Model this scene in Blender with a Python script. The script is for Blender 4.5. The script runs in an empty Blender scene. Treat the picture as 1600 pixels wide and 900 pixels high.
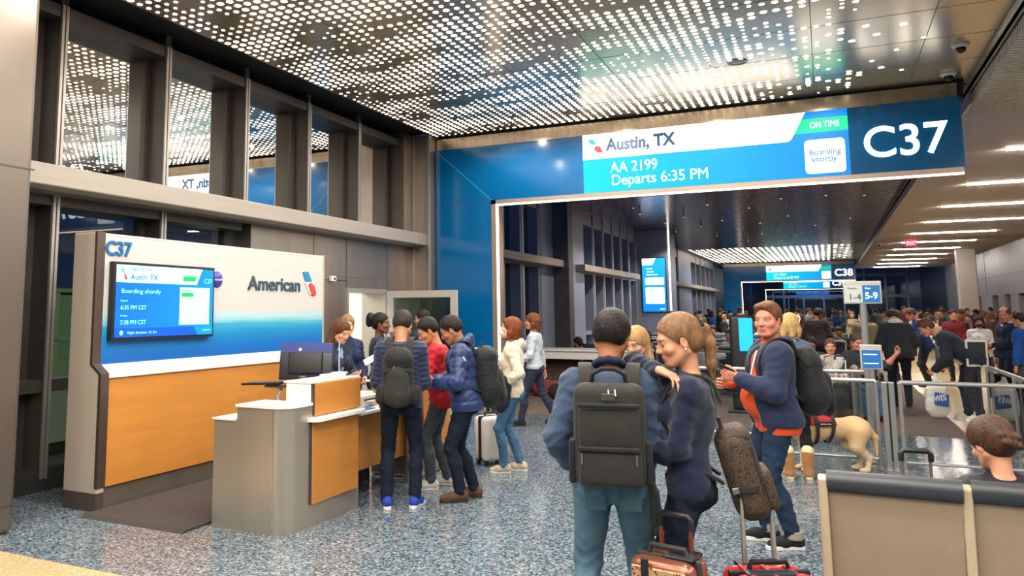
import bpy, bmesh, math, random
import numpy as np
from mathutils import Vector, Matrix, Euler
R0 = random.Random(7)
sc = bpy.context.scene
COL = sc.collection

# ------------------------------------------------------------------ camera
F_PX, CX, CY = 1245.5, 653.0, 338.0
YAW, PITCH, ROLL = -0.470514, 0.118114, -0.004279
EYE = Vector((0, 0, 1.75))
cam = bpy.data.cameras.new('camera')
cam_o = bpy.data.objects.new('camera', cam)
COL.objects.link(cam_o)
cam.sensor_fit = 'HORIZONTAL'
cam.sensor_width = 36
cam.lens = F_PX / 1600 * 36
cam.shift_x = (800 - CX) / 1600
cam.shift_y = -(450 - CY) / 1600
cam.clip_start = 0.05
cam.clip_end = 400
fw = Vector((math.sin(YAW) * math.cos(PITCH), math.cos(YAW) * math.cos(PITCH), math.sin(PITCH)))
rt = Vector((math.cos(YAW), -math.sin(YAW), 0))
up = rt.cross(fw)
r2 = rt * math.cos(ROLL) + up * math.sin(ROLL)
u2 = -rt * math.sin(ROLL) + up * math.cos(ROLL)
mw = Matrix.Identity(4)
for i in range(3):
    mw[i][0], mw[i][1], mw[i][2], mw[i][3] = r2[i], u2[i], -fw[i], EYE[i]
cam_o.matrix_world = mw
sc.camera = cam_o

# ------------------------------------------------------------------ world, exposure
w = bpy.data.worlds.new('night')
sc.world = w
w.use_nodes = True
w.node_tree.nodes['Background'].inputs[0].default_value = (0.012, 0.02, 0.05, 1)
w.node_tree.nodes['Background'].inputs[1].default_value = 1.0
vs = sc.view_settings
vs.view_transform = 'Standard'
vs.look = 'None'
vs.gamma = 1
vs.use_curve_mapping = False
vs.exposure = 0.36
sc.cycles.use_denoising = True
sc.cycles.max_bounces = 6
sc.cycles.diffuse_bounces = 3
sc.cycles.glossy_bounces = 3
sc.cycles.transmission_bounces = 4
sc.cycles.transparent_max_bounces = 10
sc.cycles.caustics_reflective = False
sc.cycles.caustics_refractive = False
sc.cycles.sample_clamp_indirect = 4

FILL_SPOT_POWER = 112.0
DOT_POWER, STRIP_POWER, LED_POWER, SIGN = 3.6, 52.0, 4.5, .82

def area_light(name, loc, sx, sy, watts, col, rot=(0, 0, 0)):
    l = bpy.data.lights.new(name, 'AREA')
    l.shape = 'RECTANGLE'; l.size = sx; l.size_y = sy; l.energy = watts; l.color = col
    o = bpy.data.objects.new(name, l); COL.objects.link(o)
    o.location = loc; o.rotation_euler = rot
    return o
# unseen fill lights added under the ceiling around the camera for overall brightness
area_light('fill_light', (0.5, 1.0, 4.9), 5, 4, 260, (1, .93, .84))
area_light('fill_light', (4.6, 3.0, 4.6), 3, 8, 240, (1, .94, .87))

area_light('fill_light', (-3, -6, 4.95), 6, 4, 420, (1, .95, .88))  # added behind the camera so the counter steel reflects something bright
# added spots below the gate ceiling, supplying light in place of the perforations
for i_ in range(4):
    for j_ in range(6):
        l_ = bpy.data.lights.new('fill_spot', 'SPOT'); l_.energy = FILL_SPOT_POWER; l_.spot_size = math.radians(165); l_.spot_blend = .5; l_.shadow_soft_size = .035; l_.color = (1, .94, .86)
        o_ = bpy.data.objects.new('fill_spot', l_); COL.objects.link(o_); o_.location = (-5.1 + 1.6 * i_ + .4 * (j_ % 2), .2 + 2.45 * j_, 5.0)

for x_, y_ in ((-4.5, 49), (-1.5, 50), (-4, 55), (-1, 56)):  # extra spots added to brighten the far gate, without fixtures
    l_ = bpy.data.lights.new('fill_spot', 'SPOT'); l_.energy = 330; l_.spot_size = math.radians(165); l_.spot_blend = .5; l_.shadow_soft_size = .05
    o_ = bpy.data.objects.new('fill_spot', l_); COL.objects.link(o_); o_.location = (x_, y_, 4.98)

# ------------------------------------------------------------------ helpers
def lin(c):
    if isinstance(c, str):
        c = [int(c[i:i + 2], 16) / 255 for i in (0, 2, 4)]
    return tuple((x / 12.92 if x <= .04045 else ((x + .055) / 1.055) ** 2.4) for x in c)

MATS = {}
def mat(name, col='808080', rough=.5, metal=0., emit=0., ecol=None, bump=None, spec=.5, vcol=False, ocol=False, noise=None, coat=0., sheen=0., aniso=None, alpha=None):
    """bump=(scale, strength[, stretch xyz]); noise=(scale, amount) varies the colour itself"""
    if name in MATS:
        return MATS[name]
    m = bpy.data.materials.new(name); m.use_nodes = True
    nt = m.node_tree; N = nt.nodes; L = nt.links
    b = N['Principled BSDF']
    c = lin(col) + (1,)
    b.inputs['Base Color'].default_value = c
    b.inputs['Roughness'].default_value = rough
    b.inputs['Metallic'].default_value = metal
    b.inputs['Specular IOR Level'].default_value = spec
    if coat: b.inputs['Coat Weight'].default_value = coat; b.inputs['Coat Roughness'].default_value = .08
    if sheen: b.inputs['Sheen Weight'].default_value = sheen
    src = None
    if vcol:
        a = N.new('ShaderNodeVertexColor'); a.layer_name = 'Col'; src = a.outputs[0]
    if ocol:
        a = N.new('ShaderNodeObjectInfo'); src = a.outputs['Color']
    if noise or bump:
        tc = N.new('ShaderNodeTexCoord')
    if noise:
        mp = N.new('ShaderNodeMapping'); L.new(tc.outputs['Object'], mp.inputs[0])
        if len(noise) > 2: mp.inputs['Scale'].default_value = noise[2]
        nz = N.new('ShaderNodeTexNoise'); nz.inputs['Scale'].default_value = noise[0]; nz.inputs['Detail'].default_value = 4
        L.new(mp.outputs[0], nz.inputs['Vector'])
        mr = N.new('ShaderNodeMapRange'); mr.inputs[1].default_value = .3; mr.inputs[2].default_value = .7
        mr.inputs[3].default_value = 1 - noise[1]; mr.inputs[4].default_value = 1 + noise[1]
        L.new(nz.outputs[0], mr.inputs[0])
        mx = N.new('ShaderNodeVectorMath'); mx.operation = 'SCALE'
        if src is not None: L.new(src, mx.inputs[0])
        else: mx.inputs[0].default_value = c[:3]
        L.new(mr.outputs[0], mx.inputs['Scale']); src = mx.outputs[0]
    if src is not None: L.new(src, b.inputs['Base Color'])
    if bump:
        mp = N.new('ShaderNodeMapping'); L.new(tc.outputs['Object'], mp.inputs[0])
        if len(bump) > 2: mp.inputs['Scale'].default_value = bump[2]
        nz = N.new('ShaderNodeTexNoise'); nz.inputs['Scale'].default_value = bump[0]; nz.inputs['Detail'].default_value = 3
        L.new(mp.outputs[0], nz.inputs['Vector'])
        bp = N.new('ShaderNodeBump'); bp.inputs['Strength'].default_value = bump[1]; bp.inputs['Distance'].default_value = .02
        L.new(nz.outputs[0], bp.inputs['Height']); L.new(bp.outputs[0], b.inputs['Normal'])
    if emit:
        b.inputs['Emission Color'].default_value = (lin(ecol) if ecol else c[:3]) + (1,)
        b.inputs['Emission Strength'].default_value = emit
    MATS[name] = m
    return m

def glass_mat(name, tint, ior=1.9, gl_rough=.01, mixc=None):
    m = bpy.data.materials.new(name); m.use_nodes = True
    nt = m.node_tree; N = nt.nodes; L = nt.links
    N.remove(N['Principled BSDF'])
    tr = N.new('ShaderNodeBsdfTransparent'); tr.inputs[0].default_value = lin(tint) + (1,)
    gl = N.new('ShaderNodeBsdfGlossy'); gl.inputs['Roughness'].default_value = gl_rough
    fr = N.new('ShaderNodeFresnel'); fr.inputs[0].default_value = ior
    mx = N.new('ShaderNodeMixShader')
    L.new(fr.outputs[0], mx.inputs[0]); L.new(tr.outputs[0], mx.inputs[1]); L.new(gl.outputs[0], mx.inputs[2])
    L.new(mx.outputs[0], N['Material Output'].inputs[0])
    MATS[name] = m
    return m

class MB:
    def __init__(s): s.v = []; s.f = []; s.mi = []
    def add(s, vs, fs, mi=0):
        n = len(s.v); s.v += [tuple(p) for p in vs]
        s.f += [tuple(i + n for i in f) for f in fs]; s.mi += [mi] * len(fs); return s
    def box(s, a, b, mi=0):
        x0, x1 = sorted((a[0], b[0])); y0, y1 = sorted((a[1], b[1])); z0, z1 = sorted((a[2], b[2]))
        return s.add([(x0, y0, z0), (x1, y0, z0), (x1, y1, z0), (x0, y1, z0), (x0, y0, z1), (x1, y0, z1), (x1, y1, z1), (x0, y1, z1)],
                     [(3, 2, 1, 0), (4, 5, 6, 7), (0, 1, 5, 4), (1, 2, 6, 5), (2, 3, 7, 6), (3, 0, 4, 7)], mi)
    def cbox(s, c, d, mi=0, M=None):
        t = MB().box([c[i] - d[i] / 2 for i in range(3)], [c[i] + d[i] / 2 for i in range(3)])
        v = t.v if M is None else [tuple(M @ Vector(p)) for p in t.v]
        return s.add(v, t.f, mi)
    def prism(s, poly, axis, a, b, mi=0):
        """poly: 2-D points in the plane across axis ('x': (y,z), 'y': (x,z), 'z': (x,y))"""
        n = len(poly)
        def P(p, t): return {'x': (t, p[0], p[1]), 'y': (p[0], t, p[1]), 'z': (p[0], p[1], t)}[axis]
        vs = [P(p, a) for p in poly] + [P(p, b) for p in poly]
        fs = [tuple(range(n)), tuple(range(2 * n - 1, n - 1, -1))] + [(i, i + n, (i + 1) % n + n, (i + 1) % n) for i in range(n)]
        return s.add(vs, fs, mi)
    def tube(s, pts, r, n=10, mi=0, cap=True, flat=None):
        """flat=(wide, thin, wide_dir) makes a ribbon-like rounded strap"""
        pts = [Vector(p) for p in pts]; rr = r if hasattr(r, '__len__') else [r] * len(pts)
        ring = []; prev = None
        for i, p in enumerate(pts):
            t = (pts[min(i + 1, len(pts) - 1)] - pts[max(i - 1, 0)]).normalized()
            if flat: a = Vector(flat[2][i] if hasattr(flat[2][0], '__len__') else flat[2])
            else: a = prev if prev is not None else (Vector((0, 0, 1)) if abs(t.z) < .9 else Vector((1, 0, 0)))
            a = (a - t * a.dot(t)).normalized(); b = t.cross(a); prev = a
            for k in range(n):
                th = 2 * math.pi * k / n
                if flat:
                    c_, s_ = math.cos(th), math.sin(th)
                    e = .45
                    u = math.copysign(abs(c_) ** e, c_) * flat[0] / 2; q = math.copysign(abs(s_) ** e, s_) * flat[1] / 2
                    ring.append(p + a * u + b * q)
                else: ring.append(p + (a * math.cos(th) + b * math.sin(th)) * rr[i])
        fs = []
        for i in range(len(pts) - 1):
            for k in range(n):
                fs.append((i * n + k, i * n + (k + 1) % n, (i + 1) * n + (k + 1) % n, (i + 1) * n + k))
        if cap:
            fs.append(tuple(range(n - 1, -1, -1))); fs.append(tuple((len(pts) - 1) * n + k for k in range(n)))
        return s.add(ring, fs, mi)
    def cyl(s, c, r, h, n=20, mi=0, r2=None):
        r2 = r if r2 is None else r2
        vs = [(c[0] + r * math.cos(2 * math.pi * k / n), c[1] + r * math.sin(2 * math.pi * k / n), c[2]) for k in range(n)]
        vs += [(c[0] + r2 * math.cos(2 * math.pi * k / n), c[1] + r2 * math.sin(2 * math.pi * k / n), c[2] + h) for k in range(n)]
        return s.add(vs, [tuple(range(n - 1, -1, -1)), tuple(range(n, 2 * n))] + [(k, (k + 1) % n, (k + 1) % n + n, k + n) for k in range(n)], mi)
    def lathe(s, prof, c=(0, 0, 0), n=24, mi=0, axis='z'):
        vs = []
        for r, z in prof:
            for k in range(n):
                a, b = r * math.cos(2 * math.pi * k / n), r * math.sin(2 * math.pi * k / n)
                vs.append({'z': (c[0] + a, c[1] + b, c[2] + z), 'x': (c[0] + z, c[1] + a, c[2] + b), 'y': (c[0] + b, c[1] + z, c[2] + a)}[axis])
        m = len(prof)
        fs = [(i * n + k, i * n + (k + 1) % n, (i + 1) * n + (k + 1) % n, (i + 1) * n + k) for i in range(m - 1) for k in range(n)]
        fs += [tuple(range(n - 1, -1, -1)), tuple((m - 1) * n + k for k in range(n))]
        return s.add(vs, fs, mi)
    def quad(s, a, b, c, d, mi=0): return s.add([a, b, c, d], [(0, 1, 2, 3)], mi)
    def rbox(s, c, d, r, mi=0, M=None, seg=3):
        """box with rounded edges"""
        bm = bmesh.new()
        bmesh.ops.create_cube(bm, size=1)
        for v in bm.verts: v.co = Vector((v.co.x * d[0], v.co.y * d[1], v.co.z * d[2]))
        r = min(r, min(d) * .49)
        bmesh.ops.bevel(bm, geom=list(bm.edges), offset=r, segments=seg, profile=.5, affect='EDGES')
        bm.verts.index_update()
        vs = [v.co + Vector(c) for v in bm.verts]
        if M is not None: vs = [M @ p for p in vs]
        fs = [tuple(v.index for v in f.verts) for f in bm.faces]
        bm.free()
        return s.add([tuple(p) for p in vs], fs, mi)

def mesh_obj(name, v, f, mats, parent=None, smooth=False, mi=None, local=False, bevel=0, kind=None, loc=None):
    """v in world coordinates unless local; a parent's location is taken off"""
    me = bpy.data.meshes.new(name)
    off = Vector((0, 0, 0))
    if parent is not None and not local:
        p = parent
        while p is not None: off += p.location; p = p.parent
    if loc is not None: off = Vector(loc)
    me.from_pydata([(p[0] - off.x, p[1] - off.y, p[2] - off.z) for p in v] if off.length else v, [], f)
    for m in (mats if isinstance(mats, (list, tuple)) else [mats]): me.materials.append(m)
    if mi and any(mi): me.polygons.foreach_set('material_index', mi)
    bm = bmesh.new(); bm.from_mesh(me); bmesh.ops.recalc_face_normals(bm, faces=bm.faces); bm.to_mesh(me); bm.free()
    o = bpy.data.objects.new(name, me); COL.objects.link(o)
    if parent is not None: o.parent = parent
    if loc is not None: o.location = loc
    if smooth:
        me.polygons.foreach_set('use_smooth', [True] * len(me.polygons))
        if smooth != 'all':
            try: me.set_sharp_from_angle(angle=math.radians(40))
            except Exception: pass
    if bevel:
        b = o.modifiers.new('Bevel', 'BEVEL'); b.width = bevel; b.segments = 2; b.limit_method = 'ANGLE'; b.angle_limit = math.radians(40)
    if kind: o['kind'] = kind
    return o

def part(name, mb, m, parent=None, **k):
    return mesh_obj(name, mb.v, mb.f, m, parent, mi=mb.mi, **k)

def tag(o, label, cat, group=None, kind=None):
    o['label'] = label; o['category'] = cat
    if group: o['group'] = group
    if kind: o['kind'] = kind
    return o

def thing(name, label, cat, loc=(0, 0, 0), rz=0, group=None):
    o = bpy.data.objects.new(name, None); COL.objects.link(o)
    o.location = loc; o.rotation_euler = (0, 0, rz); o.empty_display_size = .1
    return tag(o, label, cat, group)

def struct(name, mb, m, parent=None, **k):
    o = part(name, mb, m, parent, **k)
    if parent is None: o['kind'] = 'structure'
    return o

def copy_tree(o, parent=None):
    c = o.copy(); COL.objects.link(c)
    if parent is not None: c.parent = parent
    for ch in list(o.children): copy_tree(ch, c)
    return c

def text(name, body, size, loc, rot, m, parent=None, bold=0., extrude=0.002, align='LEFT', sx=1., space=1.):
    cu = bpy.data.curves.new(name, 'FONT')
    cu.body = body; cu.size = size; cu.offset = bold; cu.extrude = extrude; cu.align_x = align
    cu.space_character = space
    cu.materials.append(m)
    o = bpy.data.objects.new(name, cu); COL.objects.link(o)
    off = Vector((0, 0, 0)); p = parent
    while p is not None: off += p.location; p = p.parent
    o.location = Vector(loc) - off
    o.rotation_euler = rot; o.scale = (sx, 1, 1)
    if parent is not None: o.parent = parent
    return o
FRONT = (math.pi / 2, 0, 0)                    # reads from -Y
SIDE = (math.pi / 2, 0, math.pi / 2)           # reads from +X
# ------------------------------------------------------------------ materials of the hall
steel = mat('brushed_steel', 'a89d92', .38, .85, bump=(60, .05, (1, 1, .04)), noise=(3, .10, (1, 1, .15)))
steel_d = mat('dark_steel', '5f5b58', .42, .7, noise=(4, .12))
alu = mat('mullion_aluminium', '5d5852', .45, .6)
alu_l = mat('pale_aluminium', 'b5aea5', .4, .6)
beam_m = mat('beam_paint', 'a89f93', .5, .3, noise=(20, .05, (1, .05, 1)))
black = mat('black_gap', '060607', .7)
blk_plastic = mat('black_plastic', '15161a', .45)
white_p = mat('white_laminate', 'efe9df', .35)
led = mat('led_line', 'ffffff', .5, emit=LED_POWER, ecol='ffe9d6')
glass_w = glass_mat('window_glass', 'b8c6c2', 1.85)
glass_b = glass_mat('barrier_glass', 'f6f8f9', 1.4)
bay_alu = mat('bay_aluminium', '8c96aa', .38, .35, noise=(3, .08, (1, 1, .2)))

def terrazzo(name, base, chips, scale, rough=.14):
    m = bpy.data.materials.new(name); m.use_nodes = True
    nt = m.node_tree; N = nt.nodes; L = nt.links; b = N['Principled BSDF']
    tc = N.new('ShaderNodeTexCoord')
    nz = N.new('ShaderNodeTexNoise'); nz.inputs['Scale'].default_value = scale * .7; nz.inputs['Detail'].default_value = 1
    L.new(tc.outputs['Object'], nz.inputs['Vector'])
    add = N.new('ShaderNodeVectorMath'); add.operation = 'SCALE'; add.inputs['Scale'].default_value = .02
    L.new(nz.outputs['Color'], add.inputs[0])
    ad2 = N.new('ShaderNodeVectorMath'); L.new(tc.outputs['Object'], ad2.inputs[0]); L.new(add.outputs[0], ad2.inputs[1])
    mp = N.new('ShaderNodeMapping'); mp.inputs['Scale'].default_value = (1, 1, 1); mp.inputs['Rotation'].default_value = (0, 0, .5)
    L.new(ad2.outputs[0], mp.inputs[0])
    v = N.new('ShaderNodeTexVoronoi'); v.inputs['Scale'].default_value = scale; v.inputs['Randomness'].default_value = 1
    L.new(mp.outputs[0], v.inputs['Vector'])
    sep = N.new('ShaderNodeSeparateColor'); L.new(v.outputs['Color'], sep.inputs[0])
    cr = N.new('ShaderNodeValToRGB'); cr.color_ramp.interpolation = 'CONSTANT'
    els = cr.color_ramp.elements
    els[0].position = 0; els[0].color = lin(base) + (1,)
    els[1].position = chips[0][0]; els[1].color = lin(chips[0][1]) + (1,)
    for p, c in chips[1:]:
        e = els.new(p); e.color = lin(c) + (1,)
    L.new(sep.outputs[0], cr.inputs[0])
    L.new(cr.outputs[0], b.inputs['Base Color'])
    b.inputs['Roughness'].default_value = rough
    b.inputs['Specular IOR Level'].default_value = .6
    MATS[name] = m
    return m
terr = terrazzo('blue_terrazzo', '6d7c86', [(.26, '465662'), (.42, '8d98a0'), (.58, '303f4d'), (.70, '5d6f7c'), (.84, 'a5acae'), (.94, '7a746e')], 66)
terr_t = terrazzo('tan_terrazzo', 'cdb68a', [(.5, 'c2a97c'), (.75, 'd9c6a0'), (.93, 'b39a6d')], 90, .22)
carpet = mat('brown_carpet', '6b5a50', .95, bump=(300, .3), noise=(2.5, .08))

XW, XG = -7.0, -7.3          # mullion faces, glass
ZC = 5.05                    # metal ceiling
YP = 13.5                    # portal of this gate
# ------------------------------------------------------------------ floor
struct('floor', MB().box((-7.6, 4.07, -.1), (8.3, 13.2, 0)).box((-7.6, 13.2, -.1), (-6.3, 60, 0)).box((-7.6, 60, -.1), (8.3, 92, 0)), terr)
struct('floor_border', MB().box((-7.6, -14, -.1), (-4.0, 4.07, 0)).box((1.65, 13.2, -.1), (8.3, 60, 0)), terr_t)
struct('floor_near', MB().box((-4.0, -14, -.1), (8.3, 4.07, 0)), terr)
struct('floor_carpet', MB().box((-6.3, 13.2, -.1), (1.65, 60, 0)), carpet)

# ------------------------------------------------------------------ ceilings
ceil_m = mat('ceiling_metal', 'c9b99f', .24, .66, noise=(1.2, .05))
struct('ceiling', MB().box((-6.5, -4, ZC), (2.05, YP + .4, ZC + .08)), ceil_m)
sm = MB()
for x in np.arange(-6.23, 2.0, 1.25): sm.box((x, -4, ZC - .002), (x + .008, YP, ZC + .01))
for y in np.arange(-3.5, YP, 1.14): sm.box((-6.5, y, ZC - .002), (2.05, y + .006, ZC + .01))
struct('ceiling_seam', sm, mat('seam_dark', '4a443e', .6, .3))
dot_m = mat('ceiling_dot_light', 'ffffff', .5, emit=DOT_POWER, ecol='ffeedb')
nr = np.random.RandomState(5)
def vnoise(x, y, sx, sy, seed):
    g = np.random.RandomState(seed).rand(64, 64)
    u = x / sx; v = y / sy
    i = np.floor(u).astype(int); j = np.floor(v).astype(int); fu = u - i; fv = v - j
    fu = fu * fu * (3 - 2 * fu); fv = fv * fv * (3 - 2 * fv)
    G = lambda a, b: g[a % 64, b % 64]
    return (G(i, j) * (1 - fu) + G(i + 1, j) * fu) * (1 - fv) + (G(i, j + 1) * (1 - fu) + G(i + 1, j + 1) * fu) * fv
def dots(name, x0, x1, y0, y1, z, step, fade0, fade1, rmax, seg=8):
    gx, gy = np.meshgrid(np.arange(x0, x1, step), np.arange(y0, y1, step), indexing='ij')
    gx = gx.ravel(); gy = gy.ravel()
    n = .55 * vnoise(gx, gy, .75, .28, 3) + .45 * vnoise(gx, gy, .3, .14, 8)
    dens = np.clip((fade1 - gx) / (fade1 - fade0), 0, 1)
    keep = nr.rand(len(gx)) < np.clip((n - .24) * 7, .10, 1) * dens ** 1.2
    gx, gy, n = gx[keep], gy[keep], n[keep]
    r = rmax * (.42 + .58 * np.clip((n - .28) * 2.6, 0, 1))
    a = np.arange(seg) * 2 * np.pi / seg
    vx = gx[:, None] + r[:, None] * np.cos(a); vy = gy[:, None] + r[:, None] * np.sin(a)
    V = np.stack([vx, vy, np.full_like(vx, z)], -1).reshape(-1, 3)
    me = bpy.data.meshes.new(name); k = len(gx)
    me.vertices.add(k * seg); me.vertices.foreach_set('co', V.ravel())
    me.loops.add(k * seg); me.loops.foreach_set('vertex_index', np.arange(k * seg).reshape(k, seg)[:, ::-1].ravel())
    me.polygons.add(k); me.polygons.foreach_set('loop_start', np.arange(k) * seg); me.polygons.foreach_set('loop_total', np.full(k, seg))
    me.update(calc_edges=True); me.materials.append(dot_m)
    o = bpy.data.objects.new(name, me); COL.objects.link(o); o['kind'] = 'structure'
    return o
dots('ceiling_perforation', -6.42, 1.6, -1.0, YP - .05, ZC - .004, .130, -1.2, 1.3, .040)
# dark plank ceiling of the next bay, then the lit ceiling before the far gate
plank_m = mat('ceiling_planks', '86828c', .2, .9, noise=(2, .18, (.4, 8, 1)))
struct('ceiling_plank', MB().box((-7.0, YP + .45, ZC), (2.05, 46, ZC + .08)), plank_m)
pk = MB()
for y in np.arange(YP + .7, 46, .3): pk.box((-7, y, ZC - .003), (2.05, y + .02, ZC + .01))
struct('ceiling_plank_seam', pk, mat('plank_gap', '25242a', .5, .4))
struct('ceiling_far', MB().box((-7, 46, ZC), (2.05, 61, ZC + .08)).box((-7, 61.5, ZC), (2.05, 88, ZC + .08)), ceil_m)
dots('ceiling_far_perforation', -6.6, 1.8, 46.3, 60.5, ZC - .004, .3, -.5, 1.7, .11, 6)
# slatted ceiling over the walkway
slat_m = mat('ceiling_slat', 'd8cec2', .55, .2)
sl = MB()
y = -6.0
while y < 68:
    near = min(abs(y + .02 - (18.24 + 4.77 * i)) for i in range(-4, 11)) < .1
    if near: sl.box((2.08, y, 4.75), (3.15, y + .045, 4.90)).box((6.05, y, 4.75), (7.69, y + .045, 4.90))
    else: sl.box((2.08, y, 4.75), (7.69, y + .045, 4.90))
    y += .11 if y < 40 else .22
struct('ceiling_slats', sl, slat_m)
struct('ceiling_backing', MB().box((2.05, -14, 4.93), (8.3, 68, 5.0)), mat('ceiling_back', '4d4640', .8))
struct('trim_12', MB().box((2.05, YP + .4, 4.74), (2.078, 68, 5.05)).box((2.05, -14, 4.92), (2.07, YP + .4, 5.05)), alu_l)
struct('ceiling_high', MB().box((-7.6, 68, 7.2), (9, 92.5, 7.3)), mat('ceiling_dark', '22242a', .7))
struct('ceiling_rear', MB().box((-7.6, -14, ZC), (2.05, -4, ZC + .08)), ceil_m)
strip_m = mat('strip_light', 'ffffff', .5, emit=STRIP_POWER, ecol='fff0e2')
k = 0
for i in range(-4, 11):
    yy = 18.24 + 4.77 * i
    t = thing('strip_light', 'long slim strip light across the slatted ceiling, one of a receding row', 'ceiling light', (4.6, yy, 4.75), 0, 'strip lights in the slatted ceiling')
    part('diffuser', MB().box((3.2, yy - .045, 4.715), (6.0, yy + .045, 4.745)), strip_m, t)
    part('housing', MB().box((3.17, yy - .06, 4.745), (6.03, yy + .06, 4.80)), alu_l, t)

# ------------------------------------------------------------------ left wall: window bays
def window_bay(n, y0, y1, z0, z1, lower=None):
    """one bay of the curtain wall: mullion at y0, glass, head and sill"""
    fr = MB()
    fr.box((XG, y0 - .05, z0), (XW, y0 + .05, z1))
    fr.box((XG, y0 + .051, z1 - .13), (XW - .005, y1 - .051, z1)); fr.box((XG, y0 + .051, z0), (XW - .005, y1 - .051, z0 + .1))
    fr.box((XG - .05, y1 - .13, z0), (XG + .06, y1 - .05, z1)); fr.box((XG - .05, y0 + .05, z0), (XG + .06, y0 + .12, z1))
    if lower: fr.box((XG + .012, y0 + .051, lower - .06), (XW - .01, y1 - .051, lower + .06))
    f = struct('window_%d' % n, fr, alu)
    # a bright double line on the mullion nose
    part('mullion_cap', MB().box((XW, y0 - .04, z0), (XW + .02, y0 - .008, z1)).box((XW, y0 + .008, z0), (XW + .02, y0 + .04, z1)), alu_l, f)
    yc = (y0 + y1) / 2; h = (y1 - y0) / 2; d = math.tan(math.radians(1.0)) * h
    zz = [(z0, z1)] if not lower else [(z0, lower), (lower, z1)]
    for a, b in zz:
        part('pane', MB().quad((XG + .02 + d, y0, a), (XG + .02 - d, y1, a), (XG + .02 - d, y1, b), (XG + .02 + d, y0, b)), glass_w, f)
    return f
n = 1
Y0 = 4.05
for k in range(6):
    window_bay(n, Y0 + 1.5 * k, Y0 + 1.5 * (k + 1), 3.1, 4.97); n += 1
for k in range(3):
    window_bay(n, Y0 + 1.5 * k, Y0 + 1.5 * (k + 1), .12, 2.97, 1.02); n += 1
struct('trim_1', MB().box((XG - .1, 4.0, 4.97), (XG - .05, YP, 5.6)).box((-6.5, 4.0, 5.13), (XG, YP, 5.2)), black)      # dark pocket over the windows
hd = MB()
for k in range(7): hd.box((XG + .1, Y0 + 1.5 * k - .045, 4.97), (XW, Y0 + 1.5 * k + .045, 5.12))
struct('trim_11', hd, alu)
struct('trim_2', MB().box((XG, Y0 + 9, 3.1), (XW, Y0 + 9.12, 5.05)), alu)
struct('wall_left', MB().box((-7.5, Y0 + 9.12, 3.05), (-6.98, YP + .4, 5.2)).box((-7.4, 4.0, 2.96), (XW - .02, YP, 3.12))
       .box((-7.4, 8.63, 2.3), (-6.95, YP, 2.96)).box((-7.4, 8.63, 0), (-6.95, 11.08, 2.3)).box((-7.4, 12.42, 0), (-6.95, YP + .3, 2.3)).box((-7.4, 11.08, 2.13), (-6.95, 12.42, 2.3)), steel, bevel=.006)
struct('trim_3', MB().box((-6.952, 8.6, 2.235), (-6.946, 11.1, 2.245)).box((-6.952, 10.13, 0), (-6.946, 10.14, 2.96)).box((-6.952, 11.07, 2.13), (-6.946, 11.08, 2.96)).box((-6.952, 12.43, 0), (-6.946, 12.44, 2.96)), black)
struct('baseboard_left', MB().box((XG, 4.0, 0), (-6.99, 8.6, .13)), steel_d)
struct('trim_4', MB().prism([(-7.0, 3.17), (-6.65, 3.19), (-6.65, 2.98), (-6.72, 2.94), (-7.0, 2.94)], 'y', 4.0, 13.42), beam_m, bevel=.01)
struct('trim_5', MB().box((-6.60, 13.05, 2.97), (-7, 13.4, 3.17)), alu_l)
# steel return beside the portal
struct('wall_return', MB().box((-7.3, 13.30, 0), (-6.5, YP + .35, ZC)), steel, bevel=.01)
struct('trim_6', MB().box((-6.86, 13.285, 0), (-6.845, 13.30, ZC)).box((-6.535, 13.27, 0), (-6.5, 13.31, ZC)), alu_l)
# foreground steel pier at the picture's left
struct('column_left', MB().box((-7.5, 1.6, 0), (-5.91, 4.45, 5.4)), mat('pier_steel', '847a70', .36, .8, noise=(1.5, .12, (1, .4, .25)), bump=(60, .04, (1, 1, .04))), bevel=.05)
struct('trim_7', MB().box((-5.912, 1.6, 2.94), (-5.907, 4.46, 2.955)).box((-5.912, 1.6, .22), (-5.905, 4.46, .225)), steel_d)
struct('wall_left_rear', MB().box((-7.6, -14, 0), (-7.3, 1.6, ZC)), steel)
struct('wall_rear', MB().box((-7.6, -14.2, 0), (8.3, -14, 5)), mat('rear_wall', '8c8176', .6, .2))

# door with a lit jet-bridge room behind it, leaf standing open
door = struct('door_1', MB().box((-7.42, 11.08, 0), (-6.93, 11.14, 2.13)).box((-7.42, 12.36, 0), (-6.93, 12.42, 2.13)).box((-7.42, 11.14, 2.06), (-6.93, 12.36, 2.13)), alu_l)
struct('wall_jetbridge', MB().box((-9.6, 10.4, -.02), (-7.42, 10.45, 2.6)).box((-9.6, 13.0, -.02), (-7.42, 13.05, 2.6)).box((-9.65, 10.4, -.02), (-9.6, 13.05, 2.6)).box((-9.65, 10.4, 2.5), (-7.42, 13.05, 2.6)).box((-9.65, 10.4, -.1), (-7.42, 13.05, -.01)), mat('jetbridge_wall', 'e9e7de', .6))
area_light('jetbridge_lamp', (-8.4, 11.7, 2.45), 1.0, 1.6, 45, (1, .96, .9))
leaf = struct('door_2', MB().box((-6.92, 12.36, .02), (-6.78, 12.42, 2.1)).box((-5.68, 12.36, .02), (-5.56, 12.42, 2.1)).box((-6.78, 12.36, 1.98), (-5.68, 12.42, 2.1)).box((-6.78, 12.36, .02), (-5.68, 12.42, .3)), mat('door_leaf_paint', 'b3aea4', .45), bevel=.004)
part('door_pane', MB().box((-6.78, 12.38, .3), (-5.68, 12.40, 1.98)), glass_mat('door_glass', '7fae9c', 2.0), leaf)
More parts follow.
